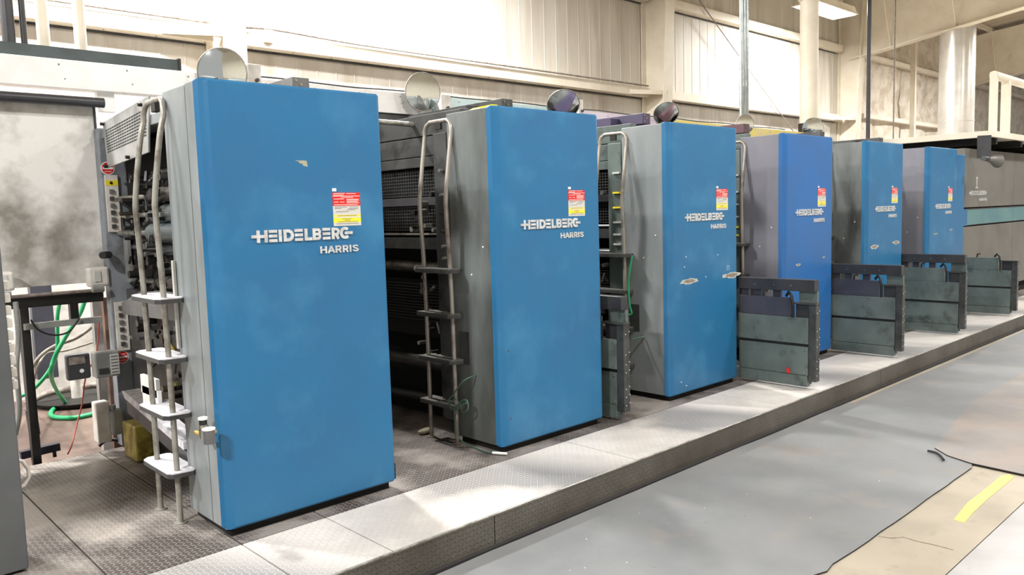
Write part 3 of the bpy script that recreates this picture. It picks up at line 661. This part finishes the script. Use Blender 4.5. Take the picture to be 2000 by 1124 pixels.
        for z in (1.2, 1.38, 1.5, 1.62, 1.78, 1.28):
            mb = MB()
            if i == 1: mb.tube([(-.09, .50, Z(z)), (-.05, .50, Z(z))], .011, 'steel' if r.random() < .5 else 'iron', 8)
            else: mb.box(-.072, -.055, .47, .54, Z(z), Z(z+.014), 'yellow' if r.random() < .35 else 'labelgray')
            mb.build('bolt' if i == 1 else 'tape_tag', u)
        for q_ in range(26):
            mb = MB()
            y = r.uniform(.6, .95); z = r.uniform(.45, 1.75); x = r.uniform(-.03, .06)
            if r.random() < .5: mb.bar((x, y, Z(z)), (x, y+r.uniform(-.06, .06), Z(z+r.uniform(-.08, .08))), .012, .018, r.choice(['iron', 'black', 'steel']))
            else: mb.tube([(x-.03, y, Z(z)), (x+.03, y, Z(z))], r.uniform(.01, .022), r.choice(['iron', 'black', 'steel']), 8)
            mb.build('linkage_arm', u)
        MB().box(-.053, -.049, .30, .40, Z(.50), Z(.72), 'dark').build('access_plate', u)
        mb = MB()
        mb.disc((-.05, .13, Z(1.28)), .006, 'white', 8, 'x', .004); mb.disc((-.05, .25, Z(1.10)), .006, 'white', 8, 'x', .004); mb.build('screw', u)
    # ladder: two rails joined at the top by a bend, treads between them
    lad = MB()
    kt = 'tube' if i == 0 else 'tube_d'
    yf, yr = .40, .68
    prof = [(-.10, -.0), (-.10, .7), (-.108, 1.2), (-.122, 1.5), (-.118, 1.62), (-.085, 1.85), (-.058, 2.02)]
    if i == 0: prof = [(-.125, 0), (-.127, .7), (-.132, 1.2), (-.140, 1.5), (-.138, 1.62), (-.098, 1.9), (-.07, 2.02)]
    sp = smooth_path([(a, 0, b) for a, b in prof], 4); prof = [(q.x, max(q.z, 0)) for q in sp]
    pf = [(a, yf, Z(b) if b else .004) for a, b in prof]; pr = [(a, yr, Z(b) if b else .004) for a, b in prof]
    xt = prof[-1][0]
    bend = [(xt, yf, Z(2.05)), (xt+.005, yf+.015, Z(2.085)), (xt+.008, yf+.05, Z(2.105)), (xt+.008, yr-.05, Z(2.105)), (xt+.005, yr-.015, Z(2.085)), (xt, yr, Z(2.05))]
    lad.tube(pf+bend+pr[::-1], .0145, kt, 12)
    for y in (yf, yr): lad.disc((prof[0][0], y, .0), .032, kt, 14, 'z', .006)
    lo = lad.build('ladder_rail', u)
    mb = MB().box(xt-.0, -.04, (yf+yr)/2-.03, (yf+yr)/2+.03, Z(2.05), Z(2.1), 'black'); mb.build('ladder_bracket', u, bevel=.003)
    for z in ((.235, .535, .84, 1.135) if i else (.235, .535, .82, 1.12)):
        kt2 = 'dust' if i == 0 else 'treadtop'
        xa = -.18 if i == 0 else -.15
        mb = MB()
        o = [(xa+.02, yf-.04), (xa, yf-.01), (xa, yr+.05), (xa+.03, yr+.08), (-.05, yr+.08), (-.03, yr+.06), (-.03, yf-.03), (-.06, yf-.05)]
        if i: o = [(a, min(b, yr+.05)) for a, b in o]
        mb.prism(o, 'z', Z(z-.028), Z(z-.006), 'dark'); mb.prism([(a*.98-.002, b) for a, b in o], 'z', Z(z-.006), Z(z), kt2)
        mb.build('ladder_tread', u, bevel=.003)
    return u
units = [make_unit(i) for i in range(6)]

# ---------------------------------------------------------------- gear side covers along the back
segs = [(-3, 2.62, 'beam', 'long white dusty cover beam behind the nearest blue unit'), (2.64, 4.55, 'beam', 'white cover beam behind the gap beside the second blue unit'),
        (4.57, 6.3, 'beam_cyan', 'cyan tinged cover beam behind the second blue unit'), (6.32, 8.05, 'beam_lilac', 'lilac tinged cover beam behind the third blue unit'),
        (8.07, 9.9, 'beam_yellow', 'yellow stained cover beam behind the third and fourth blue units'), (9.92, 12.0, 'beam_yellow', 'yellow stained cover beam behind the fifth blue unit')]
for a, b, k_, lb in segs:
    t = thing('cover_beam', lb, 'cover', ((a+b)/2, 2.2, 2.39), 'cover beams along the back of the press'); c = (a+b)/2
    MB().box(a-c, b-c, 0, .12, 0, .185, k_).build('cover_panel', t, bevel=.004)
    mb = MB()
    x = a+.3
    while x < b:
        mb.disc((x-c, -.002, .15), .006, 'hosegray', 8); mb.disc((x-c+.03, -.002, .06), .005, 'hosegray', 8); x += .42
    mb.build('rivet', t)
    MB().box(a-c+.02, b-c-.02, .02, .10, -2.43, 0, 'dark').build('support_wall', t) if a > 2 else None
mb = MB(); pts = [(2.7+.35*j, 2.21, 2.588+.006*sin(j*1.7)) for j in range(25)]
mb.tube(smooth_path(pts, 3), .007, 'dark', 6); tag(mb.build('cover_cable'), 'thin dark cable lying along the top of the cover beams', 'cable')
t = thing('upper_channel', 'dark green gray channel above the white beam at upper left', 'beam', (0, 2.6, 2.62))
MB().prism([(0, 0), (.05, 0), (.05, .10), (0, .11)], 'x', -3, 2.44, 'chan').build('channel', t)
MB().box(2.44-.012, 2.45, -.005, .055, -.01, .12, 'black').build('end_plate', t)
# pipes
def pipe(name, x, y, z0, z1, r, k_, lb, cat='pipe', extra=None):
    t = thing(name, lb, cat, (x, y, z0), {'conduit': 'galvanised conduits above the fourth unit', 'riser_pipe': 'vertical pipes at upper left'}.get(name)); MB().tube([(0, 0, 0), (0, 0, z1-z0)], r, k_, 18).build('pipe', t)
    mb = MB()
    for z in (extra or (.02,)): mb.tube([(0, 0, z), (0, 0, z+.05)], r*1.18, k_, 18)
    mb.build('collar', t); return t
for u_, r, k_, lb, nm in ((84, .042, 'cream', 'cream vertical pipe at upper left, left of the pair', 'riser_pipe'), (156, .042, 'cream', 'cream vertical pipe at upper left, right of the pair', 'riser_pipe'),
                      (16, .042, 'charcoal', 'thick black vertical pipe at the upper left edge', 'riser_pipe'), (46, .021, 'charcoal', 'thin dark vertical pipe at upper left with square fitting', 'riser_pipe')):
    p = at(u_, 60, y=2.9); pipe(nm, p.x, 2.9, 2.5, 7.2, r, k_, lb)
p = at(1453, 100, y=2.6)
for j, s in enumerate((-1, 0, 1)):
    pipe('conduit', p.x+s*.075, 2.6-s*.0, 2.32, 7.2, .029, 'conduit', ['left of three galvanised conduits above the fourth blue cabinet', 'middle of three galvanised conduits above the fourth blue cabinet', 'right of three galvanised conduits above the fourth blue cabinet'][j], 'conduit', (.9, 2.3))
p = at(1580, 150, y=2.6); t = pipe('exhaust_duct', p.x, 2.6, 2.25, 7.2, .145, 'cream', 'cream round duct standing behind the fifth blue cabinet', 'duct', (2.5,))
MB().tube([(0, 0, .25), (0, 0, .55)], .165, 'black', 18).build('black_boot', t)
p = at(1697, 120, y=2.6); pipe('black_pole', p.x, 2.6, 2.3, 7.2, .036, 'charcoal', 'black vertical pole beside the wide rafter', 'pole')
p = at(1747, 120, y=2.6); pipe('thin_rod', p.x, 2.6, 2.3, 7.2, .013, 'hosegray', 'thin gray rod hanging right of the black pole', 'rod')
# big silver duct
DUCT = at(1870, 100, y=3.7)
t = thing('silver_duct', 'large silver round duct rising behind the cream mezzanine', 'duct', (DUCT.x, DUCT.y, 2.3))
MB().tube([(0, 0, 0), (0, 0, 4.8)], .42, 'duct', 28).build('duct_shell', t)
mb = MB()
for z in (1.2, 2.6, 4.0): mb.tube([(0, 0, z), (0, 0, z+.03)], .428, 'duct', 28)
mb.build('seam_ring', t)
# mezzanine
MZ = at(1937, 267, y=-.15)
t = thing('mezzanine', 'cream edged mezzanine deck over the warm gray folder', 'platform', MZ)
MB().box(0, 14, 0, .05, 0, .085, 'cream').build('edge_beam', t, bevel=.004)
MB().box(0, .05, .05, 2.6, 0, .085, 'cream').build('edge_beam', t, bevel=.004)
MB().box(.05, 14, .05, 2.6, .02, .07, 'cream').build('deck', t)
for j in range(9): MB().box(.4+j*1.2, .48+j*1.2, .06, 2.5, -.08, .02, 'black').build('joist', t)
for (u_, v_, yy, r_, lb) in ((1939, 250, .5, .05, 'cream post on the mezzanine, left of the pair'), (1963, 250, .5, .06, 'cream post on the mezzanine, right of the pair')):
    p = at(u_, v_, y=yy); o = MB().box(-r_, r_, -r_, r_, 0, at(1939, 140, y=.5).z-MZ.z-.07, 'cream').build('mezzanine_post', off=(0, 0, 0)); o.location = (p.x, yy, MZ.z+.07); tag(o, lb, 'post', 'cream posts on the mezzanine')
p1 = at(1945, 148, y=.5)
o = MB().tube([(p1.x-.1, .5, p1.z), (p1.x+3.6, .5, p1.z)], .07, 'cream', 14).build('mezzanine_rail'); tag(o, 'cream tube resting on the mezzanine posts', 'rail')
# horn loudspeaker under the mezzanine
p = at(1936, 312, y=-.22)
t = thing('horn_loudspeaker', 'gray horn loudspeaker hanging below the mezzanine corner', 'loudspeaker', p); t.scale = (.5, .5, .5); t.rotation_euler = (0, 0, radians(20))
MB().tube([(-.16, .1, .02), (-.10, .08, .015), (.0, .0, 0), (.16, -.16, -.03), (.17, -.17, -.03)], .1, 'folder', 20, rs=[.06, .07, .09, .19, .195]).build('horn', t)
MB().tube([(-.30, .2, .03), (-.14, .09, .02)], .07, 'dark', 16).build('driver', t)
MB().box(-.16, .0, .02, .34, .06, (MZ.z-p.z)/.5, 'charcoal').build('bracket', t)

# ---------------------------------------------------------------- mirrors
def mirror(i, uu, vv, r, ang, lb, tilt=6):
    p = at(uu, vv, y=2.08); t = thing('round_mirror', lb, 'mirror', (p.x, p.y, p.z), 'round mirrors over the press units'); t.rotation_euler = (radians(tilt), 0, radians(ang))
    # convex disc facing local -y
    mb = MB(); seg = 32; V = [(0, -.022, 0)]; F = []
    for j, f in enumerate((.3, .55, .8, 1)):
        for q in range(seg): V.append((cos(2*pi*q/seg)*r*f, -.022*(1-f*f), sin(2*pi*q/seg)*r*f))
    F += [(0, 1+q, 1+(q+1) % seg) for q in range(seg)]
    for j in range(3): F += [(1+j*seg+q, 1+(j+1)*seg+q, 1+(j+1)*seg+(q+1) % seg, 1+j*seg+(q+1) % seg) for q in range(seg)]
    mb.poly(V, F, 'mirror', True); mb.build('mirror_glass', t)
    mb = MB(); mb.tube([(cos(2*pi*q/seg)*r, .002, sin(2*pi*q/seg)*r) for q in range(seg+1)], .006, 'tube', 6, caps=False); mb.disc((0, .012, 0), r*.99, 'dark', seg, t=.008); mb.build('rim', t)
    mb = MB(); mb.tube([(0, .012, -r*.2), (0, .03, -r*.6), (0, .04, -(p.z-2.56)-.12)], .012, 'dark', 8); mb.build('stem', t)
mirror(0, 434, 141, .172, -32, 'large round mirror peeking over the nearest blue cabinet')
mirror(1, 826, 180, .168, -12, 'round mirror standing in the gap right of the nearest blue cabinet')
mirror(2, 1100, 205, .17, -38, 'round mirror reflecting dark, over the second blue cabinet', 34)
mirror(3, 1301, 222, .15, -42, 'round mirror over the third blue cabinet, beside the purple duct', 34)
mirror(4, 1455, 243, .13, -30, 'pale round mirror in front of the galvanised conduits')
mirror(5, 1588, 250, .15, -50, 'greenish round mirror at the foot of the cream round duct')
# junction boxes on the covers
for uu, vv, w, lb in ((495, 150, .10, 'small white box on the cover beam right of the first mirror'), (868, 205, .11, 'small white switch box beside the mirror in the gap'), (1131, 212, .07, 'small pale box beside the dark mirror')):
    p = at(uu, vv, y=2.12); t = thing('switch_box', lb, 'box', (p.x, 2.12, p.z))
    MB().box(-w/2, w/2, -.03, .07, -.09, .09, 'whitebox').build('housing', t, bevel=.008); MB().tube([(.01, -.03, -.03), (.01, -.05, -.03)], .014, 'dark', 10).build('switch', t)
a = at(913, 213, x=X0[1]+.0); t = MB().poly([(-.06, .20, .0), (-.035, .19, .012), (-.01, .04, .02), (.0, .0, .012), (-.035, .02, .008), (-.055, .15, .0)], [(0, 1, 2, 3, 4, 5)], 'yellow').build('yellow_strap'); t.location = (X0[1]+.02, .03, 2.145)
md = t.modifiers.new('s', 'SOLIDIFY'); md.thickness = .004
tag(t, 'yellow plastic strip lying on top of the second blue unit', 'strip')

# ---------------------------------------------------------------- elevating guard panels between the units
def guard(x, yoff, lb, top='slategray', full=True):
    t = thing('guard_panel', lb, 'guard panel', (x, yoff, DZ), 'guard panels between the press units'); Z = lambda z: z-DZ; T = .075
    MB().box(0, .05, -.60, .04, Z(.34), Z(.556), 'greengray').build('board', t, bevel=.003)
    MB().box(.012, .06, -.595, .04, Z(.075), Z(.315), 'greengray').build('board', t, bevel=.002)
    MB().box(.006, .06, -.592, .04, Z(-.02), Z(.072), 'greengray').build('board', t, bevel=.002)
    MB().box(.012, .05, -.44, .04, Z(.556), Z(.715), 'slategray' if top == 'slategray' else 'greengray').build('upper_board', t, bevel=.003)
    MB().box(.02, .06, -.60, .04, Z(.315), Z(.34), 'black').build('joint', t)
    MB().box(.06, T, -.60, .0, Z(.0), Z(.556), 'greengray').build('back_board', t)
    MB().box(.01, T, -.665, -.60, Z(.03), Z(.672), 'edge').build('end_post', t, bevel=.003)
    mb = MB(); mb.box(.0, T+.004, -.67, -.47, Z(.668), Z(.682), 'edge'); mb.build('step_plate', t, bevel=.002)
    MB().box(.03, T, -.62, -.48, Z(.556), Z(.668), 'charcoal').build('latch_housing', t)
    if full:
        MB().box(0, T, -.655, .04, Z(.775), Z(.872), 'charcoal').build('top_bar', t, bevel=.004)
        MB().box(.045, T, -.655, -.50, Z(.68), Z(.775), 'greengray').build('upright', t)
        for y in (-.12, -.30, .0): MB().box(.045, T, y-.035, y+.035, Z(.715), Z(.775), 'slategray').build('upright', t)
        mb = MB()
        for y in (-.12, -.3, -.45): mb.tube([(-.004, y, Z(.82)), (.0, y, Z(.82))], .006, 'steel', 8)
        mb.build('rivet', t)
    mb = MB(); mb.tube([(.02, -.40, Z(.73)), (.0, -.43, Z(.765)), (-.01, -.46, Z(.74)), (-.01, -.475, Z(.65)), (0, -.47, Z(.56))], .012, 'black', 8).build('hook', t); mb = MB(); mb.tube([(.02, -.19, Z(.72)), (.0, -.2, Z(.76)), (.02, -.23, Z(.765))], .009, 'black', 8); mb.build('hook', t)
    mb = MB()
    for y, z in [(-.57, .53), (-.35, .53), (-.15, .53), (-.57, .36), (-.57, .10), (-.3, .10), (-.57, .29)]: mb.tube([(-.004, y, Z(z)), (.012, y, Z(z))], .006, 'steel', 8)
    for y in (-.615, -.65):
        pass
    for z in (.08, .14, .2, .32, .38, .45, .6): mb.tube([(.03, -.667, Z(z)), (.03, -.664, Z(z))], .004, 'white', 6); mb.tube([(.07, -.667, Z(z+.015)), (.07, -.664, Z(z+.015))], .004, 'white', 6)
    mb.build('rivet', t)
    return t
guard(4.40, .565, 'green gray guard panel slid back between the second and third blue units, seen edge on')
g = guard(6.175, 0, 'nearest fully extended green gray guard panel, between the third and fourth blue units')
mb = MB(); mb.prism([(-.44, .155), (-.41, .165), (-.415, .12), (-.445, .115)], 'x', .003, .0065, 'red'); mb.build('red_mark', g)
guard(7.96, 0, 'second extended guard panel, between the fourth and fifth blue units')
guard(9.755, 0, 'third extended guard panel, in front of the last blue unit', 'greengray')
guard(11.72, .0, 'farthest low guard panel without top bar, before the warm gray folder', 'greengray', False)

# ---------------------------------------------------------------- narrow blue panel and gray folder
t = thing('end_cabinet', 'narrow blue cabinet panel squeezed between the last unit and the folder', 'cabinet', (11.52, .045, DZ))
MB().box(0, .42, 0, .05, .04, 2.13, 'blue').build('front_cover', t, bevel=.006); MB().box(0, .42, .05, .5, .0, 2.12, 'gray_violet').build('body', t)
t = thing('folder_machine', 'long warm gray folder machine with faded teal stripe at right', 'folding machine', (12.1, .1, DZ)); Z = lambda z: z-DZ
MB().box(.15, 7.5, .06, 2.1, .0, Z(.14), 'void').build('plinth', t)
MB().box(.0, 7.5, .02, 2.1, Z(1.12), Z(1.36), 'dark').build('core', t)
xs = [0, 2.3, 3.9, 5.7, 7.5]
for a, b in zip(xs, xs[1:]):
    MB().box(a+.006, b-.006, 0, 2.1, Z(1.375), Z(2.19), 'folder').build('upper_panel', t, bevel=.005)
    MB().box(a+.006, b-.006, 0, 2.1, Z(.13), Z(1.105), 'folder').build('lower_panel', t, bevel=.005)
    MB().box(a+.002, b-.002, .005, .02, Z(1.13), Z(1.34), 'teal').build('stripe', t)
MB().box(.0, .16, .0, .0049, Z(1.12), Z(1.35), 'blue').build('blue_end', t)
mb = MB(); word_big(mb, .2, Z(1.545), .06, .85, .004, 'letter'); word_small(mb, .62, Z(1.46), .04, .38, .004, 'letter')
stroke(mb, [(.52, Z(1.66)), (.52, Z(1.78))], .03, .004, 'letter'); stroke(mb, [(.46, Z(1.65)), (.58, Z(1.65))], .02, .004, 'letter'); stroke(mb, [(.49, Z(1.79)), (.56, Z(1.79))], .02, .004, 'letter')
mb.build('maker_lettering', t)
MB().box(-.15, .05, .3, 2.0, .0, Z(2.19), 'charcoal').build('inlet_frame', t)

# ---------------------------------------------------------------- left foreground cabinet and what stands in the left gap
t = thing('foreground_cabinet', 'plain gray cabinet cut off by the left edge of the picture', 'cabinet', (-.2, .34, DZ))
MB().box(-1.2, .94, 0, .3, .012, 2.2, 'fgray').build('body', t, bevel=.005); MB().box(-1.15, .92, .02, .28, 0, .012, 'void').build('plinth', t)
mb = MB(); mb.tube([(.94, .08, .36), (.965, .08, .37), (.985, .08, .40), (.985, .08, .44), (.965, .08, .48), (.94, .08, .49)], .008, 'whitebox', 8); mb.build('handle', t)
mb = MB()
for j in range(9): mb.box(.941, .965, .02, .07, .82+j*.055, .86+j*.055, 'whitebox')
mb.build('terminal_row', t, bevel=.004)

Y = 2.2
def P(u_, v_, y=Y): return at(u_, v_, y=y)
# dusty sheet
a = P(185, 205); b = P(208, 550)
t = thing('dusty_sheet_guard', 'big gray white sheet metal guard smeared with dust, upper left', 'guard sheet', (a.x-1.2, Y, b.z))
MB().box(-1.6, 1.2-.012, 0, .02, 0, a.z-b.z, 'dustygray').build('sheet', t, bevel=.004)
mb = MB(); mb.box(-1.6, 1.2, -.01, .03, a.z-b.z, a.z-b.z+.012, 'beam'); mb.box(1.2-.012, 1.2, -.01, .03, 0, a.z-b.z, 'dark'); mb.build('edge_trim', t)
# white post and black pipe over it
p = P(212, 215, 2.25); o = MB().box(-.055, .055, 0, .06, 0, .13, 'beam').build('beam_bracket'); o.location = (p.x-.01, 2.25, 2.26); tag(o, 'short white bracket under the white beam, left of the louvred guard', 'bracket')
a = P(-200, 165, 2.15); b = P(240, 200, 2.15)
o = MB().tube([(-2.5, 2.13, 2.30), (1.735, 2.13, 2.30)], .033, 'charcoal', 14).build('black_pipe'); tag(o, 'black horizontal pipe under the white beam at upper left', 'pipe')
# rail under the sheet
a = P(40, 588); b = P(215, 566)
t = thing('black_rail_frame', 'black steel rail frame under the dusty sheet', 'frame', (1.15, Y, DZ)); z = 1.04-DZ
MB().box(-1.5, .51, .0, .05, z-.07, z, 'black').build('rail', t, bevel=.003); mb = MB().tube([(-1.5, -.02, z+.01), (.45, -.02, z+.01)], .012, 'hosegray', 10); mb.build('bright_rod', t)
MB().box(.01, .06, .0, .05, -.17, z-.07, 'black').build('leg', t, bevel=.003)
MB().box(.30, .35, .0, .05, z-.19, z-.07, 'black').build('hanger', t)
MB().box(.02, .48, -.03, .0, z-.21, z-.17, 'zinc').build('cross_bar', t, bevel=.002)
mb = MB(); mb.tube(smooth_path([P(60, 625, 2.15), P(75, 645, 2.15), P(105, 655, 2.15), P(135, 648, 2.15), P(155, 622, 2.15)], 5), .006, 'black', 6); tag(mb.build('hanging_cable'), 'thin black cable sagging below the rail frame', 'cable')
# rounded white boxes
for uu, vv, w, h, lb in ((190, 541, .13, .13, 'rounded white sensor box at the end of the rail'), (8, 550, .10, .12, 'rounded white sensor box at the left picture edge')):
    p = P(uu, vv, 2.12); t = thing('sensor_box', lb, 'box', p); MB().box(-w/2, w/2, -.04, .04, -h/2, h/2, 'whitebox').build('housing', t, bevel=.015); MB().box(-.03, .01, -.046, -.04, -.03, .04, 'labelgray').build('plate', t)
    mb = MB().tube([(-.05, -.05, -h/2-.01), (.02, -.05, -h/2-.01)], .026, 'zinc', 12); mb.build('knob', t)
# door handle box, black box, sign box on the frame post
p = P(207, 711, 2.03); t = thing('switch_cabinet', 'gray switch box with printed sign, on the post at left', 'box', p)
MB().box(-.075, .075, -.04, .06, -.085, .085, 'zinc').build('housing', t, bevel=.008); 
mb = MB(); mb.box(.015, .07, -.043, -.04, -.07, .065, 'labelgray')
for j in range(6): mb.box(.02, .065, -.044, -.043, -.06+j*.021, -.052+j*.021, 'ink')
mb.build('sign', t); MB().box(-.06, .0, -.052, -.04, -.055, -.02, 'dark').build('rotary_handle', t, bevel=.004)
p = P(152, 716, 2.35); t = thing('black_box', 'black plastic box with small display and white dot', 'box', p)
MB().box(-.075, .075, -.03, .03, -.09, .09, 'charcoal').build('housing', t, bevel=.015); MB().box(-.06, .04, -.033, -.03, .02, .07, 'hosegray').build('display', t); MB().disc((.015, -.03, -.03), .014, 'white', 12, t=.004).build('button', t)
p = P(205, 820, 2.0); t = thing('motor_box', 'pale gray motor housing low on the post, beside the platform', 'box', p)
MB().box(-.055, .03, -.02, .08, -.15, .12, 'whitebox').build('housing', t, bevel=.008); MB().box(.02, .11, -.06, .04, -.11, .06, 'zinc').build('motor', t, bevel=.02); MB().tube([(.05, -.01, .06), (.05, -.01, .09)], .02, 'zinc', 12).build('cap', t)
# supports behind
for uu, k_, w, lb in ((88, 'navy', .05, 'dark slate post against the white partition'), ):
    p = P(uu, 660, 4.9); o = MB().box(-.09, .09, 0, .1, 0, 1.5, 'slategray').build('partition_post'); o.location = (p.x, 4.9, FZ+.25); tag(o, lb, 'post')
p = P(196, 640, 2.5); o = MB().box(-.04, .04, 0, .06, 0, 1.25, 'zinc').build('gray_upright'); o.location = (p.x, 2.5, FZ); tag(o, 'gray upright left of the button strip', 'post')
p = P(216, 640, 2.3); o = MB().box(-.035, .03, 0, .05, 0, 1.2, 'rust').build('brown_upright'); o.location = (p.x, 2.3, FZ); tag(o, 'brown upright between the gray upright and the gear frame', 'post')
# leaning navy stand
t = thing('pallet_jack_stand', 'dark navy steel stand leaning by the platform edge', 'stand', (1.2, 2.3, FZ))
L = lambda u_, v_, y=2.35: at(u_, v_, y=y)-Vector((1.2, 2.3, FZ))
MB().bar(L(40, 610), L(68, 900), .035, .035, 'navy').build('upright', t); MB().bar(L(40, 890), L(116, 872), .05, .05, 'navy').build('arm', t); MB().bar(L(60, 800), L(68, 850), .06, .05, 'navy').build('clamp', t, bevel=.004)
MB().bar(L(70, 885), L(70, 908), .02, .02, 'navy').build('tooth', t); MB().bar(L(105, 875), L(107, 893), .02, .02, 'navy').build('tooth', t)
# hoses
def hose(name, pts, r, k_, lb, cat='hose', n=6):
    mb = MB().tube(smooth_path(pts, n), r, k_, 10); tag(mb.build(name), lb, cat)
F = FZ+.02
hose('green_hose', [P(118, 585, 3.0), P(112, 620, 3.0), P(112, 680, 3.0), P(103, 712, 3.0), P(85, 740, 3.0), P(60, 765, 3.0), P(40, 775, 3.0)], .014, 'green', 'green hose dropping straight and curving off to the left')
hose('green_hose', [P(165, 590, 2.9), P(155, 615, 2.9), P(130, 655, 2.9), P(106, 700, 2.9), P(100, 735, 3.0), at(112, 765, z=.05), at(130, 790, z=F)], .016, 'green', 'pale green hose slanting across and ending at the floor basin')
hose('green_hose', [at(190, 778, z=F), at(160, 779, z=F), at(120, 790, z=F), at(100, 805, z=F), at(105, 815, z=F), at(140, 817, z=F), at(170, 812, z=F), at(192, 806, z=F)], .02, 'green', 'dark green hose looped on the brown floor')
hose('gray_hose', [P(55, 730, 3.2), P(80, 695, 3.2), P(110, 675, 3.2), P(150, 660, 3.2), P(192, 630, 3.2)], .014, 'hosegray', 'brown gray hose rising to the right behind the green hoses')
hose('gray_hose', [at(58, 800, z=F), P(70, 730, 3.4), P(90, 692, 3.4), P(130, 685, 3.4), P(195, 665, 3.4)], .008, 'hosegray', 'thin gray hose behind the green hoses')
hose('red_cord', [P(195, 615, 2.45), P(188, 690, 2.45), P(168, 735, 2.45), P(160, 790, 2.45), P(150, 830, 2.4), P(140, 870, 2.3), P(132, 888, 2.3)], .005, 'cordred', 'thin red cord hanging down to the brown floor', 'cord')
hose('wall_hose', [at(50, 790, y=4.8), at(90, 770, y=4.8), at(130, 762, y=4.8), at(170, 755, y=4.8), at(200, 752, y=4.8)], .03, 'hosegray', 'thick gray pipe lying along the foot of the partition', 'pipe')
c = at(160, 783, z=FZ); t = thing('floor_basin', 'black round basin on the brown floor holding a white pump', 'basin', c)
mb = MB(); mb.tube([(0, 0, 0), (0, 0, .05)], .42, 'black', 26, rs=[.38, .42]); mb.build('basin', t)
t = thing('white_pump', 'small white pump head standing in the black basin', 'pump', c+Vector((-.05, -.05, .05)))
MB().tube([(0, 0, 0), (0, 0, .2)], .05, 'whitebox', 14).build('body', t); MB().ball((0, 0, .26), .08, 'whitebox', (1, 1, .8)).build('head', t)
hose('gray_hose', [at(30, 590, y=2.1), at(36, 660, y=2.1), at(32, 720, y=2.1), at(38, 800, y=2.1), at(30, 850, y=2.1)], .016, 'zinc', 'pale flexible conduit dropping beside the gray foreground cabinet', 'hose')
hose('black_hose', [at(193, 872, y=2.2), at(205, 862, y=2.2), at(225, 860, y=2.2), at(240, 868, y=2.2)], .012, 'black', 'short black hose arching at the platform back edge', 'hose')
# cable coil on the second unit's ladder
xx = X0[1]-.15
pts = [at(930, 733, x=X0[1]-.055), at(905, 745, x=xx), at(885, 772, x=xx), at(876, 785, x=xx), at(884, 800, x=xx), at(895, 790, x=xx), at(888, 780, x=xx), at(878, 792, x=xx), at(890, 803, x=xx), at(900, 785, x=xx), at(912, 783, x=xx), at(914, 800, x=xx), at(903, 805, x=xx), at(902, 790, x=xx), at(912, 788, x=xx), at(893, 800, x=xx), at(889, 830, x=xx), at(898, 858, x=xx), at(920, 872, z=DZ+.01), at(945, 882, z=DZ+.01), at(965, 886, z=DZ+.01)]
hose('coiled_cord', pts, .005, 'greend', 'dark green cord coiled on the second unit ladder, trailing onto the deck', 'cord', 5)
tag(MB().tube([at(962, 885, z=DZ+.012), at(990, 887, z=DZ+.012)], .009, 'white', 8).build('cord_plug'), 'white plug lying on the deck at the end of the green cord', 'plug')
hose('pull_cord', [at(1258, 659, x=X0[2]-.056), at(1245, 661, x=X0[2]-.1), at(1232, 664, x=X0[2]-.16)], .008, 'greend', 'short cord stub sticking out of the third unit side', 'cord')
hose('green_tube', [at(1235, 500, x=X0[2]-.14), at(1228, 550, x=X0[2]-.14), at(1230, 595, x=X0[2]-.14), at(1234, 612, x=X0[2]-.14), at(1228, 616, x=X0[2]-.14)], .007, 'green', 'thin green tube dangling beside the third unit ladder', 'tube')
hose('wall_conduit', [(4.7, 6.34, 3.97), (5.2, 6.34, 4.0), (6.5, 6.34, 3.965), (9, 6.34, 3.96), (13.3, 6.34, 3.96)], .015, 'hosegray', 'thin gray conduit on top of the lower wall girt', 'conduit', 4)
hose('wall_conduit', [(-6, 6.34, 3.97), (0, 6.34, 3.97), (4.3, 6.34, 3.97)], .014, 'hosegray', 'thin gray conduit on the girt left of the first column', 'conduit', 4)
t = thing('junction_box', 'small cream junction box on the wall girt right of the first column', 'box', at(526, 68, y=6.33)); MB().box(-.07, .07, 0, .06, -.1, .08, 'cream').build('housing', t, bevel=.006)
tag(MB().ball((0, 0, 0), .05, 'paper', (1.3, .7, .4)).build('paper_wad', off=(0, 0, 0)), 'crumpled paper scrap on the dark deck by the second ladder', 'paper').location = at(832, 842, z=DZ+.018)
